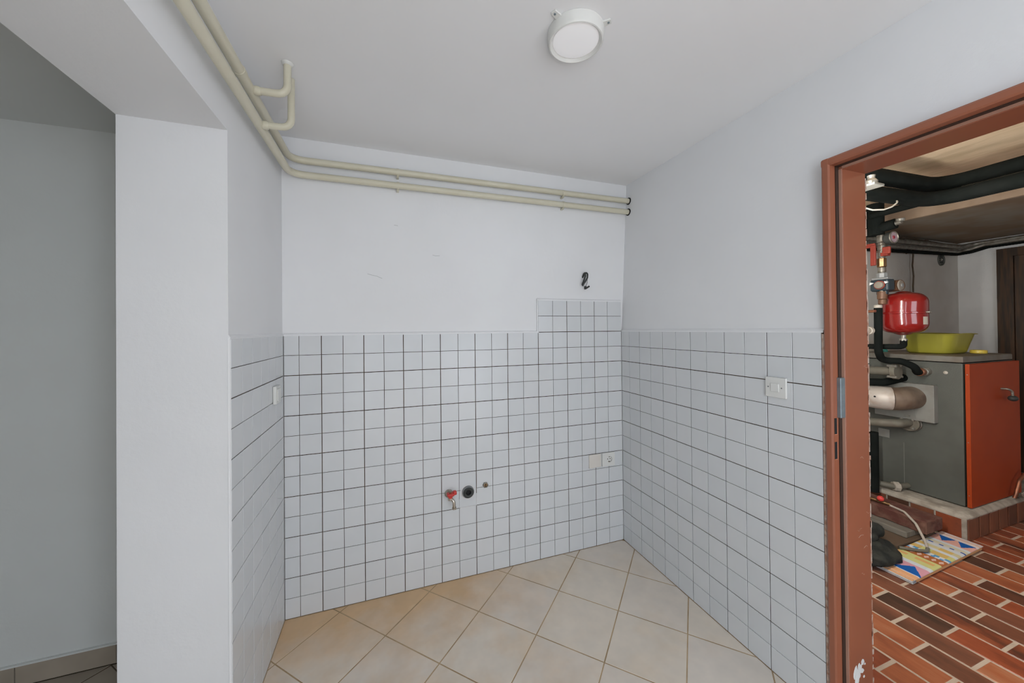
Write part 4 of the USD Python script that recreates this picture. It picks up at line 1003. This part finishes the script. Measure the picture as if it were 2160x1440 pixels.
def print_colour(a, s):
    """a: 0..1 along the towel from the folded end, s: 0..1 across it."""
    peach, white, blue, pink, lime, yel, ora, dorange, lblue = (.80, .42, .22), (.72, .74, .76), (.018, .12, .42), (.72, .36, .42), (.66, .64, .26), (.72, .50, .17), (.74, .42, .17), (.46, .15, .05), (.12, .35, .62)
    zig = abs(((s * 1.6) % 1) - .5) * 2
    if a < .05: return peach
    if a < .065: return white
    if a < .20:
        k = (a - .065) / .135
        return blue if k < .75 * (1 - zig) + .1 else pink
    if a < .245: return white if (a * 60 + s * 3) % 1 < .75 else (.60, .68, .72)
    if a < .30: return lime
    if a < .335: return ora if zig < .7 else lime
    if a < .36: return lime
    if a < .45:
        kx, ks = (a - .36) / .09, (s * 6) % 1
        d = abs(kx - .5) + abs(ks - .5)
        return (.78, .52, .44) if d < .33 else dorange
    if a < .475: return white if (s * 5) % 1 < .6 else lblue
    if a < .50: return lblue if (s * 4) % 1 < .5 else white
    if a < .56: return yel if zig < .6 else lime
    if a < .60: return white
    if a < .65: return yel if zig < .5 else (.70, .62, .36)
    if a < .70: return white
    if a < .72: return (.05, .12, .40) if (s * 4) % 1 < .45 else (.72, .68, .62)
    if a < .76: return (.70, .66, .50)
    if a < .79: return white
    if a < .90:
        k = (a - .79) / .11
        z3 = abs(((s * 2.2) % 1) - .5) * 2
        return blue if k > z3 * .95 + .12 else (.80, .44, .36)
    if a < .93: return (.80, .70, .66)
    return (.80, .52, .40) if a < .955 else (.76, .66, .64)
v, f, xs, ss = layer(TX0 + .003, TX1, .0215, .0345, bulge=.006, nx=170, ny=56, rx0=.010, rx1=.030, ry=.014)
pm = obj('top_fold', trimesh.Trimesh(v, f, process=False), m_towelwhite, tw, smooth=True, label='printed top of the towel')
cols = np.array([print_colour((x - TX0) / (TX1 - TX0), s) for x in xs for s in ss])
cols = np.vstack([cols, np.full_like(cols, .72)])
UsdGeom.PrimvarsAPI(pm).CreatePrimvar('print', Sdf.ValueTypeNames.Color3fArray, 'vertex').Set(Vt.Vec3fArray.FromNumpy(cols.astype(np.float32)))
m_print = usdkit.material(stage, '/World/Looks/towel_print', {'a': ('attribute', {'attribute': 'print'}), 'p': ('principled_bsdf', {'roughness': .95, 'specular_ior_level': .1}), 'g': ('geometry', {}), 'n': ('noise_texture', {'scale': 300., 'detail': 2.0}), 'b': ('bump', {'strength': .3, 'distance': .003})}, [('a.color', 'p.base_color'), ('g.position', 'n.vector'), ('n.fac', 'b.height'), ('b.normal', 'p.normal')], surface='p.BSDF')
UsdShade.MaterialBindingAPI.Apply(pm).Bind(m_print)
zz = .0012
for k, (mm, th, dx) in enumerate(((m_towelwhite, .0058, -.004), (m_towelnavy, .0012, -.001), (m_towelwhite, .0052, -.007), (m_towelnavy, .0012, -.003), (m_towelwhite, .0052, -.009), (m_towelpeach, .0050, -.006))):
    v, f, _, _ = layer(TX0 + dx, TX0 + .50, zz, zz + th, inset=.007, nx=30, ny=14, rx0=.004, rx1=.01, ry=.004)
    obj('fold', trimesh.Trimesh(v, f, process=False), mm, tw, smooth=True)
    zz += th
obj('under_fold', (lambda q: trimesh.Trimesh(q[0], q[1], process=False))(layer(TX0 + .03, TX1 - .004, .0010, .0235, inset=.003, nx=60, ny=16, rx1=.02, ry=.014)), m_towelpeach, tw, smooth=True)

for p in stage.Traverse():
    if p.HasCustomDataKey('_loc'):
        p.ClearCustomDataByKey('_loc')
